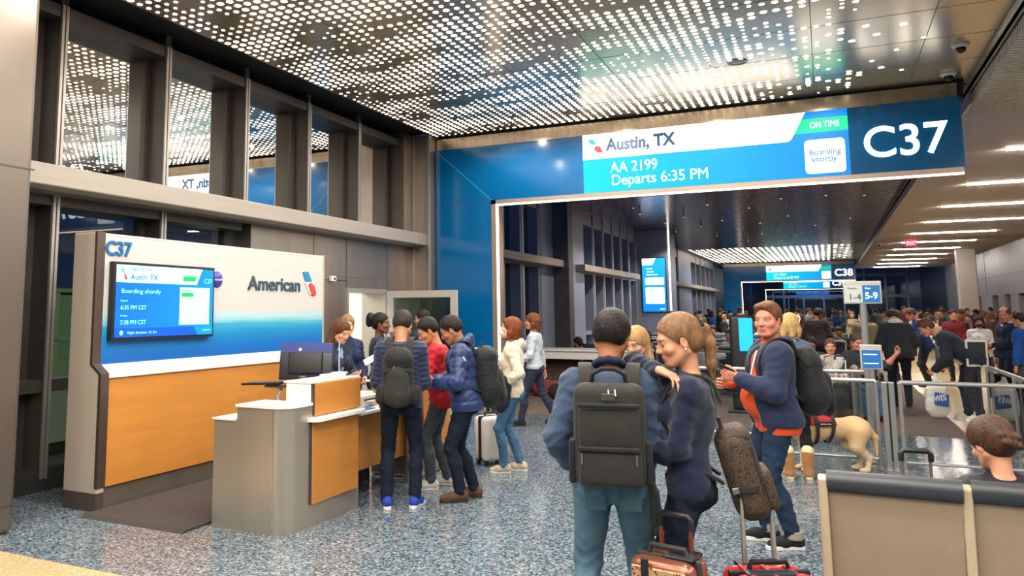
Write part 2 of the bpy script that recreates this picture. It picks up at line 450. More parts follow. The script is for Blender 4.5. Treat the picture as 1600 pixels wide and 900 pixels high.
part('door_handle', MB().tube([(-5.62, 12.33, .85), (-5.62, 12.33, 1.2)], .012).box((-5.63, 12.33, .87), (-5.61, 12.37, .89)).box((-5.63, 12.33, 1.16), (-5.61, 12.37, 1.18)), alu_l, leaf)
t = thing('wall_sensor', 'small white box with a black lens on the steel wall near the open door', 'sensor', (-6.95, 10.62, 2.26))
part('sensor_box', MB().rbox((-6.915, 10.62, 2.26), (.06, .13, .08), .01), white_p, t)
part('lens', MB().lathe([(.022, 0), (.022, .01), (.012, .014)], (-6.887, 10.63, 2.26), 16, axis='x'), blk_plastic, t)
# outside: neighbouring pier with dim windows, seen through the glass
dim = mat('pier_wall', '4a5138', .8)
ext = MB()
ext.box((-14, 2, -3), (-13.8, 16, 2.25))
o = struct('exterior_pier', ext, dim)
g = MB()
for y in np.arange(2.2, 16, 1.1):
    g.box((-13.8, y, .2), (-13.72, y + .1, 2.2))
for z in (.2, 1.2, 2.15): g.box((-13.8, 2, z), (-13.7, 16, z + .08))
part('window_frame', g, mat('pier_frame', '8f9a72', .7), o)
part('pier_window', MB().box((-13.8, 2, .28), (-13.78, 16, 2.1)), mat('pier_glow', '33402e', .5, emit=.28, ecol='7d9468'), o)
st = MB()
for i in range(9): st.box((-11.2 - .22 * i, 2, -.9 + .19 * i), (-10.6 - .22 * i, 9, -.86 + .19 * i))
struct('exterior_stair', st, mat('stair_metal', '7b7d68', .5, .3))
l = area_light('exterior_fill', (-9.8, 6, 4.6), .6, 4, 380, (.85, 1, .72), (0, math.radians(35), 0))  # added light to lift the dim view outside the lower windows

# ------------------------------------------------------------------ next bay along the left wall
m2 = MB(); g2 = MB(); p2 = MB(); cap2 = MB()
for (a, b, nn) in ((14.0, 21.2, 5), (25.6, 33.9, 6), (37.0, 44.5, 5), (49, 60, 5)):
    s_ = (b - a) / nn
    for i in range(nn + 1):
        y_ = a + s_ * i
        m2.box((XG, y_ - .16, .1), (XW, y_ + .16, 5.0)); cap2.box((XW, y_ - .05, .1), (XW + .02, y_ + .05, 5.0))
    m2.box((XG, a, 4.55), (XW, b, 5.05)); m2.box((XG, a, 0), (XW, b, .12)); m2.box((XG, a, .95), (XW, b, 1.07)); m2.box((XG, a, 2.94), (XW, b, 3.17))
    for z0, z1 in ((.12, .95), (1.07, 2.94), (3.17, 4.55)): g2.box((XG + .01, a, z0), (XG + .02, b, z1))
w2 = struct('window_10', m2, bay_alu)
part('mullion_cap', cap2, alu_l, w2)
part('pane', g2, glass_w, w2)
for a, b in ((21.2, 25.6), (44.5, 49)): p2.box((-7.4, a, 0), (-6.96, b, 5.05))
p2.box((-7.4, 35.6, 0), (-6.96, 37, 5.05))
struct('wall_left_far', p2, bay_alu, bevel=.01)
struct('trim_8', MB().box((-7.0, 13.9, 2.98), (-6.65, 22.7, 3.18)).box((-7, 24.6, 2.98), (-6.65, 32.9, 3.18)).box((-7, 36.5, 2.98), (-6.65, 60, 3.18)), beam_m, bevel=.01)
struct('wall_pier_far', MB().box((-7.2, 34, 0), (-5.68, 35.6, 5.05)), bay_alu, bevel=.01)
struct('trim_9', MB().box((-5.70, 33.97, 0), (-5.64, 34.02, 5.05)), mat('led_soft', 'ffffff', .5, emit=2.2, ecol='fff0e4'))
struct('column_lobby', MB().box((-6.96, 22.3, 0), (-6.5, 22.75, 5.05)), steel_d, bevel=.02)
# right-hand wall of the walkway
struct('wall_right', MB().box((7.7, -14, 2.42), (8.3, 68, 4.95)).box((8.2, -14, 0), (8.4, 68, 2.42))
       .box((7.7, 44.3, 0), (8.3, 46, 2.42)).box((7.7, 47.4, 0), (8.3, 49.0, 2.42)).box((7.7, 50.6, 0), (8.3, 54, 2.42)).box((7.7, 56, 0), (8.3, 68, 2.42)).box((7.7, -14, 0), (8.3, 41.5, 2.42)), mat('right_wall_steel', 'a3a4aa', .45, .55, noise=(1, .08)), bevel=.01)
struct('trim_10', MB().box((7.69, -14, 3.36), (7.70, 68, 3.38)).box((7.69, 40.2, 2.4), (7.7, 40.22, 4.9)).box((7.69, 52, 2.4), (7.7, 52.03, 4.9)), steel_d)
struct('door_3', MB().box((8.12, 46, 0), (8.2, 47.4, 2.42)).box((8.12, 54, 0), (8.2, 56, 2.42)), mat('brown_door', '5b4334', .6))
struct('column_right', MB().box((6.05, 48.5, 0), (6.85, 49.3, 4.95)), mat('column_paint', 'cfc6bf', .5), bevel=.05)
# far glazed end
e = MB(); eg = MB()
for x in np.arange(-7.6, 9.1, 1.85): e.box((x - .09, 91.8, 0), (x + .09, 92.2, 7.2))
for z in (.0, 2.9, 5.0, 7.0): e.box((-7.6, 91.85, z), (9, 92.15, z + .3))
o = struct('wall_far', e, alu_l)
eg.box((-7.6, 92.0, 0), (9, 92.02, 7.2))
part('pane', eg, glass_w, o)
struct('wall_far_side', MB().box((-7.6, 61.4, 0), (-7.4, 92, 5.1)).box((8.3, 68, 0), (8.5, 92, 7.2)).box((-7.6, 68, 5.1), (-7.4, 92, 7.2)).box((-7.6, 67.9, 5.13), (8.3, 68, 7.2)), steel)
# ------------------------------------------------------------------ lettering helpers
def fit_text(name, body, width, height, loc, rot, m, parent=None, bold=0., extrude=.003):
    """text stretched to the given width and cap height; loc = lower left of the line"""
    o = text(name, body, 1.0, loc, rot, m, parent, 0, 0)
    bpy.context.view_layer.update()
    wd = o.dimensions.x
    s = height / .727
    o.data.size = s; o.data.offset = bold * height; o.data.extrude = extrude
    o.scale = (width / (wd * s), 1, 1)
    return solidify_text(o)
def solidify_text(o):
    """lettering as plain mesh"""
    bpy.context.view_layer.update()
    me = bpy.data.meshes.new_from_object(o.evaluated_get(bpy.context.evaluated_depsgraph_get()))
    q = bpy.data.objects.new(o.name, me); COL.objects.link(q)
    q.location, q.rotation_euler, q.scale, q.parent = o.location.copy(), o.rotation_euler.copy(), o.scale.copy(), o.parent
    nm = o.name; bpy.data.objects.remove(o); q.name = nm
    return q
def poly(pts, plane, at, thick):
    """flat polygon slab; plane 'y': points (x,z) facing -Y at y=at; plane 'x': points (y,z) facing +X at x=at"""
    return MB().prism(pts, plane, at, at + thick)
def rrect(x0, z0, x1, z1, r, n=5):
    p = []
    for cx, cz, a in ((x1 - r, z1 - r, 0), (x0 + r, z1 - r, 90), (x0 + r, z0 + r, 180), (x1 - r, z0 + r, 270)):
        for k in range(n + 1):
            t = math.radians(a + 90 * k / n); p.append((cx + r * math.cos(t), cz + r * math.sin(t)))
    return p
def grad_emit(name, axis, a, b, c0, c1, strength, mid=None):
    m = bpy.data.materials.new(name); m.use_nodes = True
    nt = m.node_tree; N = nt.nodes; L = nt.links; bs = N['Principled BSDF']
    g = N.new('ShaderNodeNewGeometry'); s = N.new('ShaderNodeSeparateXYZ'); L.new(g.outputs['Position'], s.inputs[0])
    mr = N.new('ShaderNodeMapRange'); mr.inputs[1].default_value = a; mr.inputs[2].default_value = b; L.new(s.outputs[axis], mr.inputs[0])
    cr = N.new('ShaderNodeValToRGB'); L.new(mr.outputs[0], cr.inputs[0])
    cr.color_ramp.elements[0].color = lin(c0) + (1,); cr.color_ramp.elements[1].color = lin(c1) + (1,)
    for p, c in (mid or []):
        e = cr.color_ramp.elements.new(p); e.color = lin(c) + (1,)
    if strength:
        L.new(cr.outputs[0], bs.inputs['Emission Color']); bs.inputs['Emission Strength'].default_value = strength
        bs.inputs['Base Color'].default_value = (.01, .01, .01, 1); bs.inputs['Roughness'].default_value = .35; bs.inputs['Specular IOR Level'].default_value = .12
    else:
        L.new(cr.outputs[0], bs.inputs['Base Color']); bs.inputs['Roughness'].default_value = .3
    MATS[name] = m
    return m

blue_glass = mat('blue_portal_glass', '045f98', .13, .0, spec=.6, coat=.2)
navy_glass = mat('navy_sign_glass', '053a5c', .12, spec=.6, emit=.16, ecol='06557f')
scr_white = mat('screen_white', 'ffffff', .3, spec=.1, emit=1.1 * SIGN, ecol='fbfdff')
scr_letter = mat('screen_letter_navy', '14406a', .4, emit=.28, ecol='174a78')
scr_lt = mat('screen_letter_pale', 'e8ffff', .3, spec=.1, emit=.8, ecol='e6fbff')
scr_green = mat('screen_green', '12a868', .4, spec=.1, emit=.75, ecol='17d081')
scr_tab = mat('screen_tab_blue', '0d79e0', .4, spec=.1, emit=.8, ecol='0a78de')
red_m = mat('logo_red', 'd8323c', .4, emit=.5, ecol='ef4a50')
teal_m = mat('logo_teal', '13b0a8', .4, emit=.5, ecol='10b3a5')
grey_l = mat('screen_letter_grey', '4f7896', .4, emit=.1, ecol='4f7896', spec=.1)
gate_no = mat('gate_number_white', 'ffffff', .3, emit=3.2, ecol='fffdf8')
scr_grad = grad_emit('screen_cyan', 0, -3.63, .45, '00f0f5', '0a94ef', 1.0 * SIGN, [(.5, '00c3f8')])

def portal(y, gate, city, flight, dep, status, note, full, label, x_screen=(-3.63, .447)):
    """mitred portal frame: header, jamb, steel edge, light line, display and gate number"""
    XL, XR, ZT, ZB, XI = -6.48, 1.86, 4.78, 3.755, -5.36
    t = thing('gate_portal', label, 'gate portal', (XL, y, 0), 0)
    D = .34
    part('header', MB().prism([(XL, ZT), (x_screen[0], ZT), (x_screen[0], ZB), (XI, ZB)], 'y', y, y + D), blue_glass, t)
    part('jamb', MB().prism([(XL, 0), (XL, ZT), (XI, ZB), (XI, 0)], 'y', y, y + D), blue_glass, t)
    part('seam', MB().box((XL, y - .002, 3.74), (XI, y + .01, 3.75)).box((XL, y - .002, 1.3), (XI, y + .01, 1.31)), steel_d, t)
    part('mitre_edge', MB().add([(XL + .01, y - .004, ZT - .02), (XL + .03, y - .004, ZT - .02), (XI, y - .004, ZB + .02), (XI, y - .004, ZB)], [(0, 1, 2, 3)]), mat('mitre_light', '2aa0d8', .2), t)
    part('fascia', MB().box((XL, y + .05, ZT), (XR, y + D - .03, ZC - .05)), mat('fascia_steel', 'a89a86', .26, .8, noise=(9, .15, (1, 1, .1))), t)
    part('fascia_gap', MB().box((XL + .02, y + .1, ZC - .05), (XR + .1, y + D - .08, ZC - .003)).box((XR, y + .03, ZT - .02), (XR + .07, y + D, ZC - .02)), black, t)
    part('edge_trim', MB().box((XI, y - .01, ZB - .075), (XR, y + D, ZB)).box((XI, y - .01, 0), (XI + .09, y + D, ZB)), mat('portal_trim', 'b09a8a', .35, .6), t)
    part('light_line', MB().box((XI + .09, y + .01, ZB - .1), (XR, y + .06, ZB - .075)).box((XI + .09, y + .01, 0), (XI + .115, y + .06, ZB - .075)), led, t)
    part('header_back', MB().box((x_screen[0], y + .03, ZB), (XR, y + D, ZT)), blue_glass, t)
    d = part('display', MB().box((x_screen[0], y - .012, ZB), (x_screen[1], y + .03, ZT)), scr_grad, t)
    a, b = x_screen
    yf = y - .014
    part('banner', poly([(a, ZT), (b - .57, ZT), (b - .77, 4.40), (b - .80, 4.36), (b - .85, 4.34), (a, 4.34)], 'y', yf, .003), scr_white, d)
    part('corner', poly([(b - .57, ZT), (b, ZT), (b, 4.68), (b - .62, 4.68)], 'y', yf, .003), scr_tab, d)
    part('status_tab', poly([(b - .62, 4.665), (b, 4.665), (b, 4.45), (b - .745, 4.45)], 'y', yf, .003), scr_green, d)
    part('note_box', poly(rrect(b - .61, 3.81, b - .06, 4.335, .06), 'y', yf, .003), scr_white, d)
    part('logo_teal', poly([(a + .09, 4.70), (a + .19, 4.68), (a + .25, 4.59), (a + .15, 4.60)], 'y', yf - .003, .003), teal_m, d)
    part('logo_red', poly([(a + .22, 4.57), (a + .30, 4.56), (a + .36, 4.45), (a + .26, 4.45), (a + .20, 4.51)], 'y', yf - .003, .003), red_m, d)
    yt = yf - .004
    if full:
        fit_text('city_lettering', city, 1.13, .21, (a + .415, yt, 4.475), FRONT, scr_letter, d, .05)
        fit_text('flight_lettering', flight, .78, .185, (a + .47, yt, 4.085), FRONT, scr_lt, d, 0)
        fit_text('departure_lettering', dep, 1.55, .185, (a + .475, yt, 3.865), FRONT, scr_lt, d, 0)
        fit_text('status_lettering', status, .40, .095, (b - .52, yt - .002, 4.52), FRONT, scr_white, d, 0)
        fit_text('note_lettering', note[0], .43, .09, (b - .555, yt, 4.10), FRONT, grey_l, d, .03)
        fit_text('note_lettering', note[1], .34, .09, (b - .52, yt, 3.99), FRONT, grey_l, d, .03)
    else:
        fit_text('flight_lettering', flight, .78, .17, (a + .47, yt, 4.085), FRONT, scr_lt, d, .0)
        fit_text('departure_lettering', dep, 1.55, .17, (a + .475, yt, 3.865), FRONT, scr_lt, d, .0)
    g = part('gate_panel', MB().box((b, y - .012, ZB), (XR, y + .03, ZT)), navy_glass, t)
    fit_text('gate_number', gate, 1.05, .47, (b + .17, yt - .004, 3.995), FRONT, gate_no, g, .012, .01)
    part('rear_display', MB().box((x_screen[0], y + D, ZB + .02), (x_screen[1], y + D + .03, ZT - .02)), mat('rear_cyan', '12a0f5', .3, emit=5.0, ecol='2a86f0'), t)
    part('end_cap', MB().box((XR, y - .012, ZB - .02), (XR + .02, y + D, ZT)), blue_glass, t)
    return t
portal(YP, 'C37', 'Austin, TX', 'AA 2199', 'Departs 6:35 PM', 'ON TIME', ('Boarding', 'shortly'), True, 'big blue gate portal with a white and cyan display and the number C37')
portal(61, 'C38', 'Austin, TX', 'AA 2064', 'Departs 6:40 PM', 'ON TIME', ('', ''), False, 'distant blue gate portal with the glowing number C38')
portal(86, 'C39', 'Austin, TX', 'AA 2211', 'Departs 7:05 PM', 'ON TIME', ('', ''), False, 'farthest blue gate portal, seen through the frame under the C38 sign')

# tall display on the steel pier in the next bay
t = thing('wall_display', 'tall glowing blue display with white boxes on a steel pier', 'screen', (-6.3, 34, 1.7))
s = part('screen', MB().box((-6.77, 33.93, 1.68), (-5.84, 34.0, 3.88)), grad_emit('display_blue', 2, 1.7, 3.9, '0a7fe0', '18b4ff', 1.15), t)
part('bezel', MB().box((-6.80, 33.95, 1.65), (-5.81, 33.995, 3.91)), blk_plastic, t)
part('banner', poly([(-6.77, 3.88), (-6.2, 3.88), (-6.35, 3.6), (-6.77, 3.6)], 'y', 33.925, .003), scr_white, s)
part('note_box', poly(rrect(-6.66, 2.78, -5.9, 3.08, .05), 'y', 33.925, .003), scr_white, s)
part('note_box', poly(rrect(-6.66, 2.0, -5.9, 2.68, .05), 'y', 33.925, .003), scr_white, s)
part('text_line', MB().box((-6.6, 33.925, 3.43), (-6.35, 33.928, 3.47)).box((-6.6, 33.925, 3.3), (-6.3, 33.928, 3.34)).box((-6.6, 33.925, 3.18), (-6.15, 33.928, 3.22)).box((-6.1, 33.925, 1.76), (-5.9, 33.928, 1.8)), scr_lt, s)
part('green_line', MB().box((-6.5, 33.922, 2.55), (-6.3, 33.925, 2.58)), scr_green, s)

# ------------------------------------------------------------------ gate back wall with its screen and marks
wood = mat('maple_laminate', 'c8853c', .36, noise=(5, .07, (1, .35, 3)), bump=(30, .02, (1, .2, 4)))
wave = bpy.data.materials.new('wave_print'); wave.use_nodes = True
def _wave():
    nt = wave.node_tree; N = nt.nodes; L = nt.links; b = N['Principled BSDF']
    g = N.new('ShaderNodeNewGeometry'); s = N.new('ShaderNodeSeparateXYZ'); L.new(g.outputs['Position'], s.inputs[0])
    mp = N.new('ShaderNodeMapping'); mp.inputs['Scale'].default_value = (1, .35, 9); L.new(g.outputs['Position'], mp.inputs[0])
    nz = N.new('ShaderNodeTexNoise'); nz.inputs['Scale'].default_value = 2.2; L.new(mp.outputs[0], nz.inputs[0])
    ad = N.new('ShaderNodeMath'); ad.operation = 'MULTIPLY_ADD'; ad.inputs[1].default_value = .10; L.new(nz.outputs[0], ad.inputs[0]); L.new(s.outputs[2], ad.inputs[2])
    mr = N.new('ShaderNodeMapRange'); mr.inputs[1].default_value = 1.30; mr.inputs[2].default_value = 1.85; L.new(ad.outputs[0], mr.inputs[0])
    cr = N.new('ShaderNodeValToRGB'); L.new(mr.outputs[0], cr.inputs[0])
    e = cr.color_ramp.elements
    e[0].position = 0; e[0].color = lin('0f57a8') + (1,)
    e[1].position = 1; e[1].color = lin('cdc6c0') + (1,)
    for p, c in ((.25, '1268b6'), (.5, '1a86bd'), (.66, '3aa5c4'), (.8, 'a8cfd6')):
        q = e.new(p); q.color = lin(c) + (1,)
    L.new(cr.outputs[0], b.inputs['Base Color']); b.inputs['Roughness'].default_value = .35
_wave()
XF = -5.95
t = thing('gate_wall', 'freestanding gate back wall, white over a blue wave print, with orange wood below', 'gate wall', (-6.1, 7.1, 0))
part('upper_panel', MB().box((-6.22, 5.27, 1.27), (XF, 8.9, 2.47)), wave, t, bevel=.006)
part('top_cap', MB().box((-6.23, 5.27, 2.465), (XF + .003, 8.9, 2.482)), white_p, t)
part('ledge', MB().prism([(XF - .02, 1.275), (XF + .01, 1.275), (-5.84, 1.225), (-5.82, 1.20), (-5.82, 1.155), (XF, 1.155)], 'y', 5.27, 8.9), white_p, t, bevel=.006)
part('wood_panel', MB().box((-5.87, 5.27, .20), (-5.84, 8.9, 1.16)), wood, t)
part('rear_panel', MB().box((-6.22, 5.27, .20), (-5.872, 8.9, 1.16)), white_p, t)
part('kick_plate', MB().box((-6.2, 5.27, 0), (-5.86, 8.88, .20)), mat('kick_steel', '8e8378', .35, .7), t)
prof = [(-6.26, .15), (-5.83, .15), (-5.83, 1.20), (-5.95, 1.285), (-5.95, 2.49), (-6.26, 2.49)]
part('end_panel', MB().prism(prof, 'y', 5.185, 5.27), mat('end_panel_paint', 'b3a596', .5), t, bevel=.012)
part('end_panel_edge', MB().prism([(-5.86, .2), (-5.825, .2), (-5.825, 1.2), (-5.945, 1.285), (-5.945, 2.495), (-5.975, 2.495), (-5.975, 1.275), (-5.86, 1.19)], 'y', 5.18, 5.274), mat('edge_steel', '7d6f66', .3, .8), t)
part('end_base', MB().box((-6.25, 5.188, 0), (-5.84, 5.27, .15)), mat('brown_base', '4c4038', .5), t)
part('end_panel', MB().prism(prof, 'y', 8.9, 8.94), MATS['end_panel_paint'], t, bevel=.005)
blue_letter = mat('blue_letter', '10659f', .4)
fit_text('gate_number', 'C37', .30, .135, (XF + .002, 5.275, 2.285), SIDE, blue_letter, t, .035, .012)
fit_text('airline_lettering', 'American', 1.02, .165, (XF + .002, 7.35, 2.005), SIDE, mat('slate_letter', '35505a', .45), t, .02, .012)
tm = part('tail_mark', poly([(8.43, 2.25), (8.54, 2.262), (8.63, 2.135), (8.50, 2.125)], 'x', XF, .016), mat('mark_blue', '1a86b8', .4), t)
part('mark_red', poly([(8.55, 2.09), (8.60, 2.115), (8.68, 2.085), (8.735, 1.965), (8.64, 1.955)], 'x', XF, .016), mat('mark_red', 'd0463f', .4), tm)
part('mark_pale', poly([(8.47, 2.12), (8.62, 2.135), (8.595, 2.118), (8.545, 2.09), (8.62, 1.965), (8.60, 1.965), (8.52, 2.07)], 'x', XF, .012), mat('mark_pale', 'd5dde0', .4), tm)
bd = part('alliance_badge', MB().lathe([(.001, .03), (.04, .028), (.075, .018), (.09, .004), (.09, 0)][::-1], (XF, 6.82, 2.10), 28, axis='x'), mat('badge_indigo', '43419a', .25), t, smooth='all')
fit_text('badge_lettering', 'oneworld', .135, .026, (XF + .029, 6.752, 2.09), SIDE, mat('badge_white', 'e9e9f5', .4), bd, .01, .002)

t = thing('flight_screen', 'wide flat screen with a cyan boarding display hung on the gate wall', 'screen', (-5.9, 6.03, 1.5))
part('casing', MB().rbox((-5.915, 6.02, 1.855), (.06, 1.38, .735), .006), blk_plastic, t)
part('wall_bracket', MB().box((-5.96, 5.8, 1.7), (-5.93, 6.25, 2.0)), steel_d, t)
sx = -5.884
p = part('picture', MB().box((sx, 5.36, 1.515), (sx + .002, 6.685, 2.195)), grad_emit('tv_blue', 1, 5.36, 6.69, '0a7df0', '0aa2f5', 1.0), t)
part('banner', poly([(5.36, 2.195), (6.52, 2.195), (6.50, 2.17), (6.43, 2.03), (5.36, 2.03)], 'x', sx + .002, .002), mat('tv_pale', 'a8f0ff', .3, emit=.95, ecol='9feaff'), p)
part('tag_green', poly([(6.23, 2.115), (6.43, 2.115), (6.40, 2.065), (6.23, 2.065)], 'x', sx + .004, .002), mat('tv_green', '10a848', .3, emit=.6, ecol='10a848'), p)
part('standby_box', poly([(6.19, 2.0), (6.63, 2.0), (6.63, 1.62), (6.19, 1.62)], 'x', sx + .002, .002), mat('tv_box', 'a0eaff', .3, emit=.85, ecol='96e2fb'), p)
part('standby_tag', poly([(6.215, 1.945), (6.385, 1.945), (6.385, 1.905), (6.215, 1.905)], 'x', sx + .004, .002), MATS['tv_green'], p)
part('foot_bar', poly([(5.36, 1.60), (6.40, 1.60), (6.46, 1.515), (5.36, 1.515)], 'x', sx + .002, .002), mat('tv_foot', '0a48d0', .3, emit=.9, ecol='0a48d0'), p)
part('foot_box', poly([(6.41, 1.6), (6.685, 1.6), (6.685, 1.515), (6.47, 1.515)], 'x', sx + .002, .002), mat('tv_foot_box', '0a78e8', .3, emit=.9, ecol='0a78e8'), p)
part('logo_teal', poly([(5.41, 2.165), (5.435, 2.16), (5.455, 2.115), (5.43, 2.12)], 'x', sx + .004, .002), teal_m, p)
part('logo_red', poly([(5.445, 2.11), (5.47, 2.11), (5.495, 2.055), (5.465, 2.055)], 'x', sx + .004, .002), red_m, p)
nv = mat('tv_navy', '0c3a6b', .4, emit=.1, ecol='0c3a6b'); tl = mat('tv_light', '80e4ff', .4, emit=.8, ecol='74dcff')
q = sx + .0045
for body, w_, h_, y_, z_, m_, bo in (('Flight AA 2199', .26, .027, 5.53, 2.145, nv, 0), ('Austin, TX', .35, .055, 5.53, 2.06, nv, .01), ('C37', .12, .05, 6.54, 2.05, tl, 0), ('Boarding shortly', .5, .042, 5.42, 1.93, tl, 0),
        ('Departs', .085, .018, 5.42, 1.85, tl, 0), ('6:35 PM CST', .32, .042, 5.42, 1.775, tl, 0), ('Arrives', .085, .018, 5.42, 1.71, tl, 0), ('7:38 PM CST', .32, .042, 5.42, 1.635, tl, 0), ('Flight duration: 1h 3m', .37, .026, 5.51, 1.545, tl, 0), ('On time', .11, .02, 6.26, 2.08, tl, 0), ('Standby', .12, .018, 6.22, 1.965, nv, 0), ('6:29 PM', .11, .018, 6.54, 1.55, tl, 0)):
    fit_text('screen_lettering', body, w_, h_, (q, y_, z_), SIDE, m_, p, bo, .001)
part('foot_icon', MB().lathe([(.022, 0), (.022, .002)], (q, 5.44, 1.557), 16, axis='x'), tl, p)

# dark ribbed mat behind the counter
tag(part('anti_fatigue_mat', MB().prism([(5.0, 0), (5.06, .022), (7.9, .022), (7.9, 0)], 'x', -5.82, -4.66), mat('mat_rubber', '443b36', .85, bump=(200, .4)), loc=(-5.2, 5, 0)),
    'dark grey rubber mat on the floor between gate wall and counter', 'floor mat')

# ------------------------------------------------------------------ counter
csteel = mat('counter_steel', 'c2b6a6', .32, .75, noise=(1.5, .08, (1, 1, .3)), bump=(80, .05, (1, 1, .03)))
def arc(cx, cy, r, a0, a1, n=8): return [(cx + r * math.cos(math.radians(a0 + (a1 - a0) * k / n)), cy + r * math.sin(math.radians(a0 + (a1 - a0) * k / n))) for k in range(n + 1)]
t = thing('gate_podium', 'brushed steel gate podium with orange wood front and white raised top', 'counter', (-4.2, 5.8, 0))
r = .16
foot = [(-4.6, 5.28)] + arc(-3.85 - r, 5.28 + r, r, -90, 0) + [(-3.85, 6.36), (-4.0, 6.36), (-4.0, 6.0), (-4.36, 6.0)]
part('body', MB().prism([(-4.36, 5.285)] + arc(-3.85 - r, 5.28 + r, r, -90, 0) + [(-3.85, 6.36), (-4.12, 6.36), (-4.12, 5.66), (-4.36, 5.66)], 'z', 0, .975), csteel, t, smooth=True)
part('low_body', MB().prism([(-4.6, 5.285), (-4.36, 5.285), (-4.36, 5.66), (-4.12, 5.66), (-4.12, 6.36), (-4.6, 6.36)], 'z', 0, .86), csteel, t)
part('work_top', MB().prism([(-4.37, 5.27)] + arc(-3.85 - r, 5.27 + r, r + .005, -90, 0) + [(-3.845, 5.66), (-4.37, 5.66)], 'z', .975, .995), white_p, t, smooth=True)
part('low_top', MB().prism([(-4.61, 5.27), (-4.37, 5.27), (-4.37, 5.665), (-4.125, 5.665), (-4.125, 6.36), (-4.61, 6.36)], 'z', .86, .878), white_p, t, bevel=.004)
part('side_seam', MB().tube([(-3.99, 5.279, 0), (-3.99, 5.279, .975)], .006, 6), mat('seam_bright', 'd8d4cc', .2, .9), t)
part('raised_box', MB().box((-4.12, 5.62, .99), (-3.865, 6.37, 1.15)), white_p, t, bevel=.01)
part('raised_top', MB().box((-4.14, 5.61, 1.15), (-3.85, 6.38, 1.165)), white_p, t, bevel=.004)
part('front_panel', MB().box((-3.868, 5.64, .89), (-3.832, 6.365, 1.148)), wood, t, bevel=.003)
part('front_panel', MB().box((-3.868, 5.60, .185), (-3.828, 6.325, .835)), wood, t, bevel=.003)
part('panel_edge', MB().box((-3.87, 5.585, .185), (-3.835, 5.60, .835)).box((-3.87, 5.625, .89), (-3.84, 5.64, 1.148)), steel_d, t)
part('ledge', MB().prism([(-3.9, 5.55)] + arc(-3.83, 5.63, .08, -90, 0) + arc(-3.80, 6.30, .05, 0, 90) + [(-3.9, 6.37)], 'z', .845, .878), white_p, t, bevel=.005)
t = thing('gate_counter', 'lower white topped gate counter with wood front beside the podium', 'counter', (-4.3, 7.0, 0))
part('top', MB().box((-4.75, 6.385, .80), (-3.84, 7.55, .83)), white_p, t, bevel=.006)
part('front_panel', MB().box((-4.02, 6.39, .27), (-3.98, 7.5, .80)), wood, t)
part('kick', MB().box((-4.5, 6.40, 0), (-4.4, 7.5, .8)), steel_d, t)
part('end_post', MB().cyl((-3.92, 7.50, 0), .045, .8, 20), csteel, t, smooth=True)
part('end_post', MB().cyl((-3.92, 7.60, 0), .045, .8, 20), csteel, t, smooth=True)
t = thing('gate_podium', 'second gate podium with wood front behind the man in the striped puffer', 'counter', (-4.2, 8.1, 0))
part('body', MB().box((-4.5, 7.68, 0), (-3.9, 8.4, .98)), csteel, t, bevel=.03)
part('front_panel', MB().box((-3.9, 7.72, .2), (-3.87, 8.38, .93)), wood, t)
part('work_top', MB().box((-4.55, 7.66, .98), (-3.86, 8.42, 1.0)), white_p, t, bevel=.004)

# equipment on the counter
t = thing('computer_monitor', 'black computer monitor seen from behind on the gate podium', 'monitor', (-4.29, 6.12, .88), math.radians(20))
Mm = Matrix.Translation((0, 0, 0)) @ Matrix.Rotation(math.radians(-12), 4, 'X')
part('housing', MB().rbox((0, 0, .42), (.50, .035, .34), .012, M=Mm), mat('monitor_back', '20242c', .35, spec=.6), t, local=True, smooth=True)
part('back_ridge', MB().rbox((0, -.03, .40), (.32, .04, .20), .015, M=Mm), blk_plastic, t, local=True, smooth=True)
part('back_stripe', MB().rbox((0, -.019, .54), (.49, .006, .085), .002, M=Mm), mat('monitor_stripe', '1f2f78', .3), t, local=True)
part('logo_plate', MB().lathe([(.014, 0), (.014, -.003)], (0.0, -.125, .53), 16, axis='y'), mat('logo_plate', 'cfd4dc', .3), t, local=True)
part('screen', MB().rbox((0, .019, .42), (.47, .003, .31), .001, M=Mm), mat('monitor_screen', '0a2a4a', .2, emit=.5, ecol='2a6aa0'), t, local=True)
part('stand', MB().rbox((0, -.04, .15), (.07, .04, .28), .012), steel_d, t, local=True)
part('stand_foot', MB().rbox((0, -.02, .009), (.24, .18, .016), .006), steel_d, t, local=True)
t = thing('keyboard', 'black keyboard on a silver swing arm above the podium top', 'keyboard', (-4.5, 5.98, .88))
part('keys', MB().rbox((-.11, 0, .225), (.42, .16, .02), .006, M=Matrix.Rotation(math.radians(-3), 4, 'Y')), blk_plastic, t, local=True)
part('tray', MB().rbox((.02, 0, .198), (.2, .12, .02), .004), steel_d, t, local=True)
part('arm', MB().tube([(.03, 0, 0), (.03, 0, .12), (.06, 0, .16), (.04, 0, .19)], .02, 10).cyl((.03, 0, 0), .05, .012), alu_l, t, local=True, smooth=True)
t = thing('acrylic_shield', 'clear acrylic divider standing beside the monitor', 'shield', (-3.98, 6.32, 1.165))
part('sheet', MB().box((-.05, -.006, 0), (.12, 0, .30)), glass_mat('acrylic', 'e8f2f4', 1.4), t, local=True)
part('edge', MB().box((-.056, -.008, 0), (-.048, .002, .30)), mat('acrylic_edge', 'cfe0e8', .2), t, local=True)
tag(part('crumpled_papers', MB().rbox((-4.0, 6.16, 1.178), (.16, .2, .022), .008, M=Matrix.Identity(4)).rbox((-3.97, 6.22, 1.196), (.1, .13, .014), .005), mat('paper', 'f3f1ec', .8), loc=(-4, 6.16, 1.165)), 'loose white papers on the raised podium top', 'papers')
t = thing('ticket_printer', 'white ticket printer on the low counter top', 'printer', (-4.15, 6.86, .83))
part('case', MB().rbox((0, 0, .055), (.26, .34, .11), .012), mat('printer_case', 'cfccc2', .5), t, local=True)
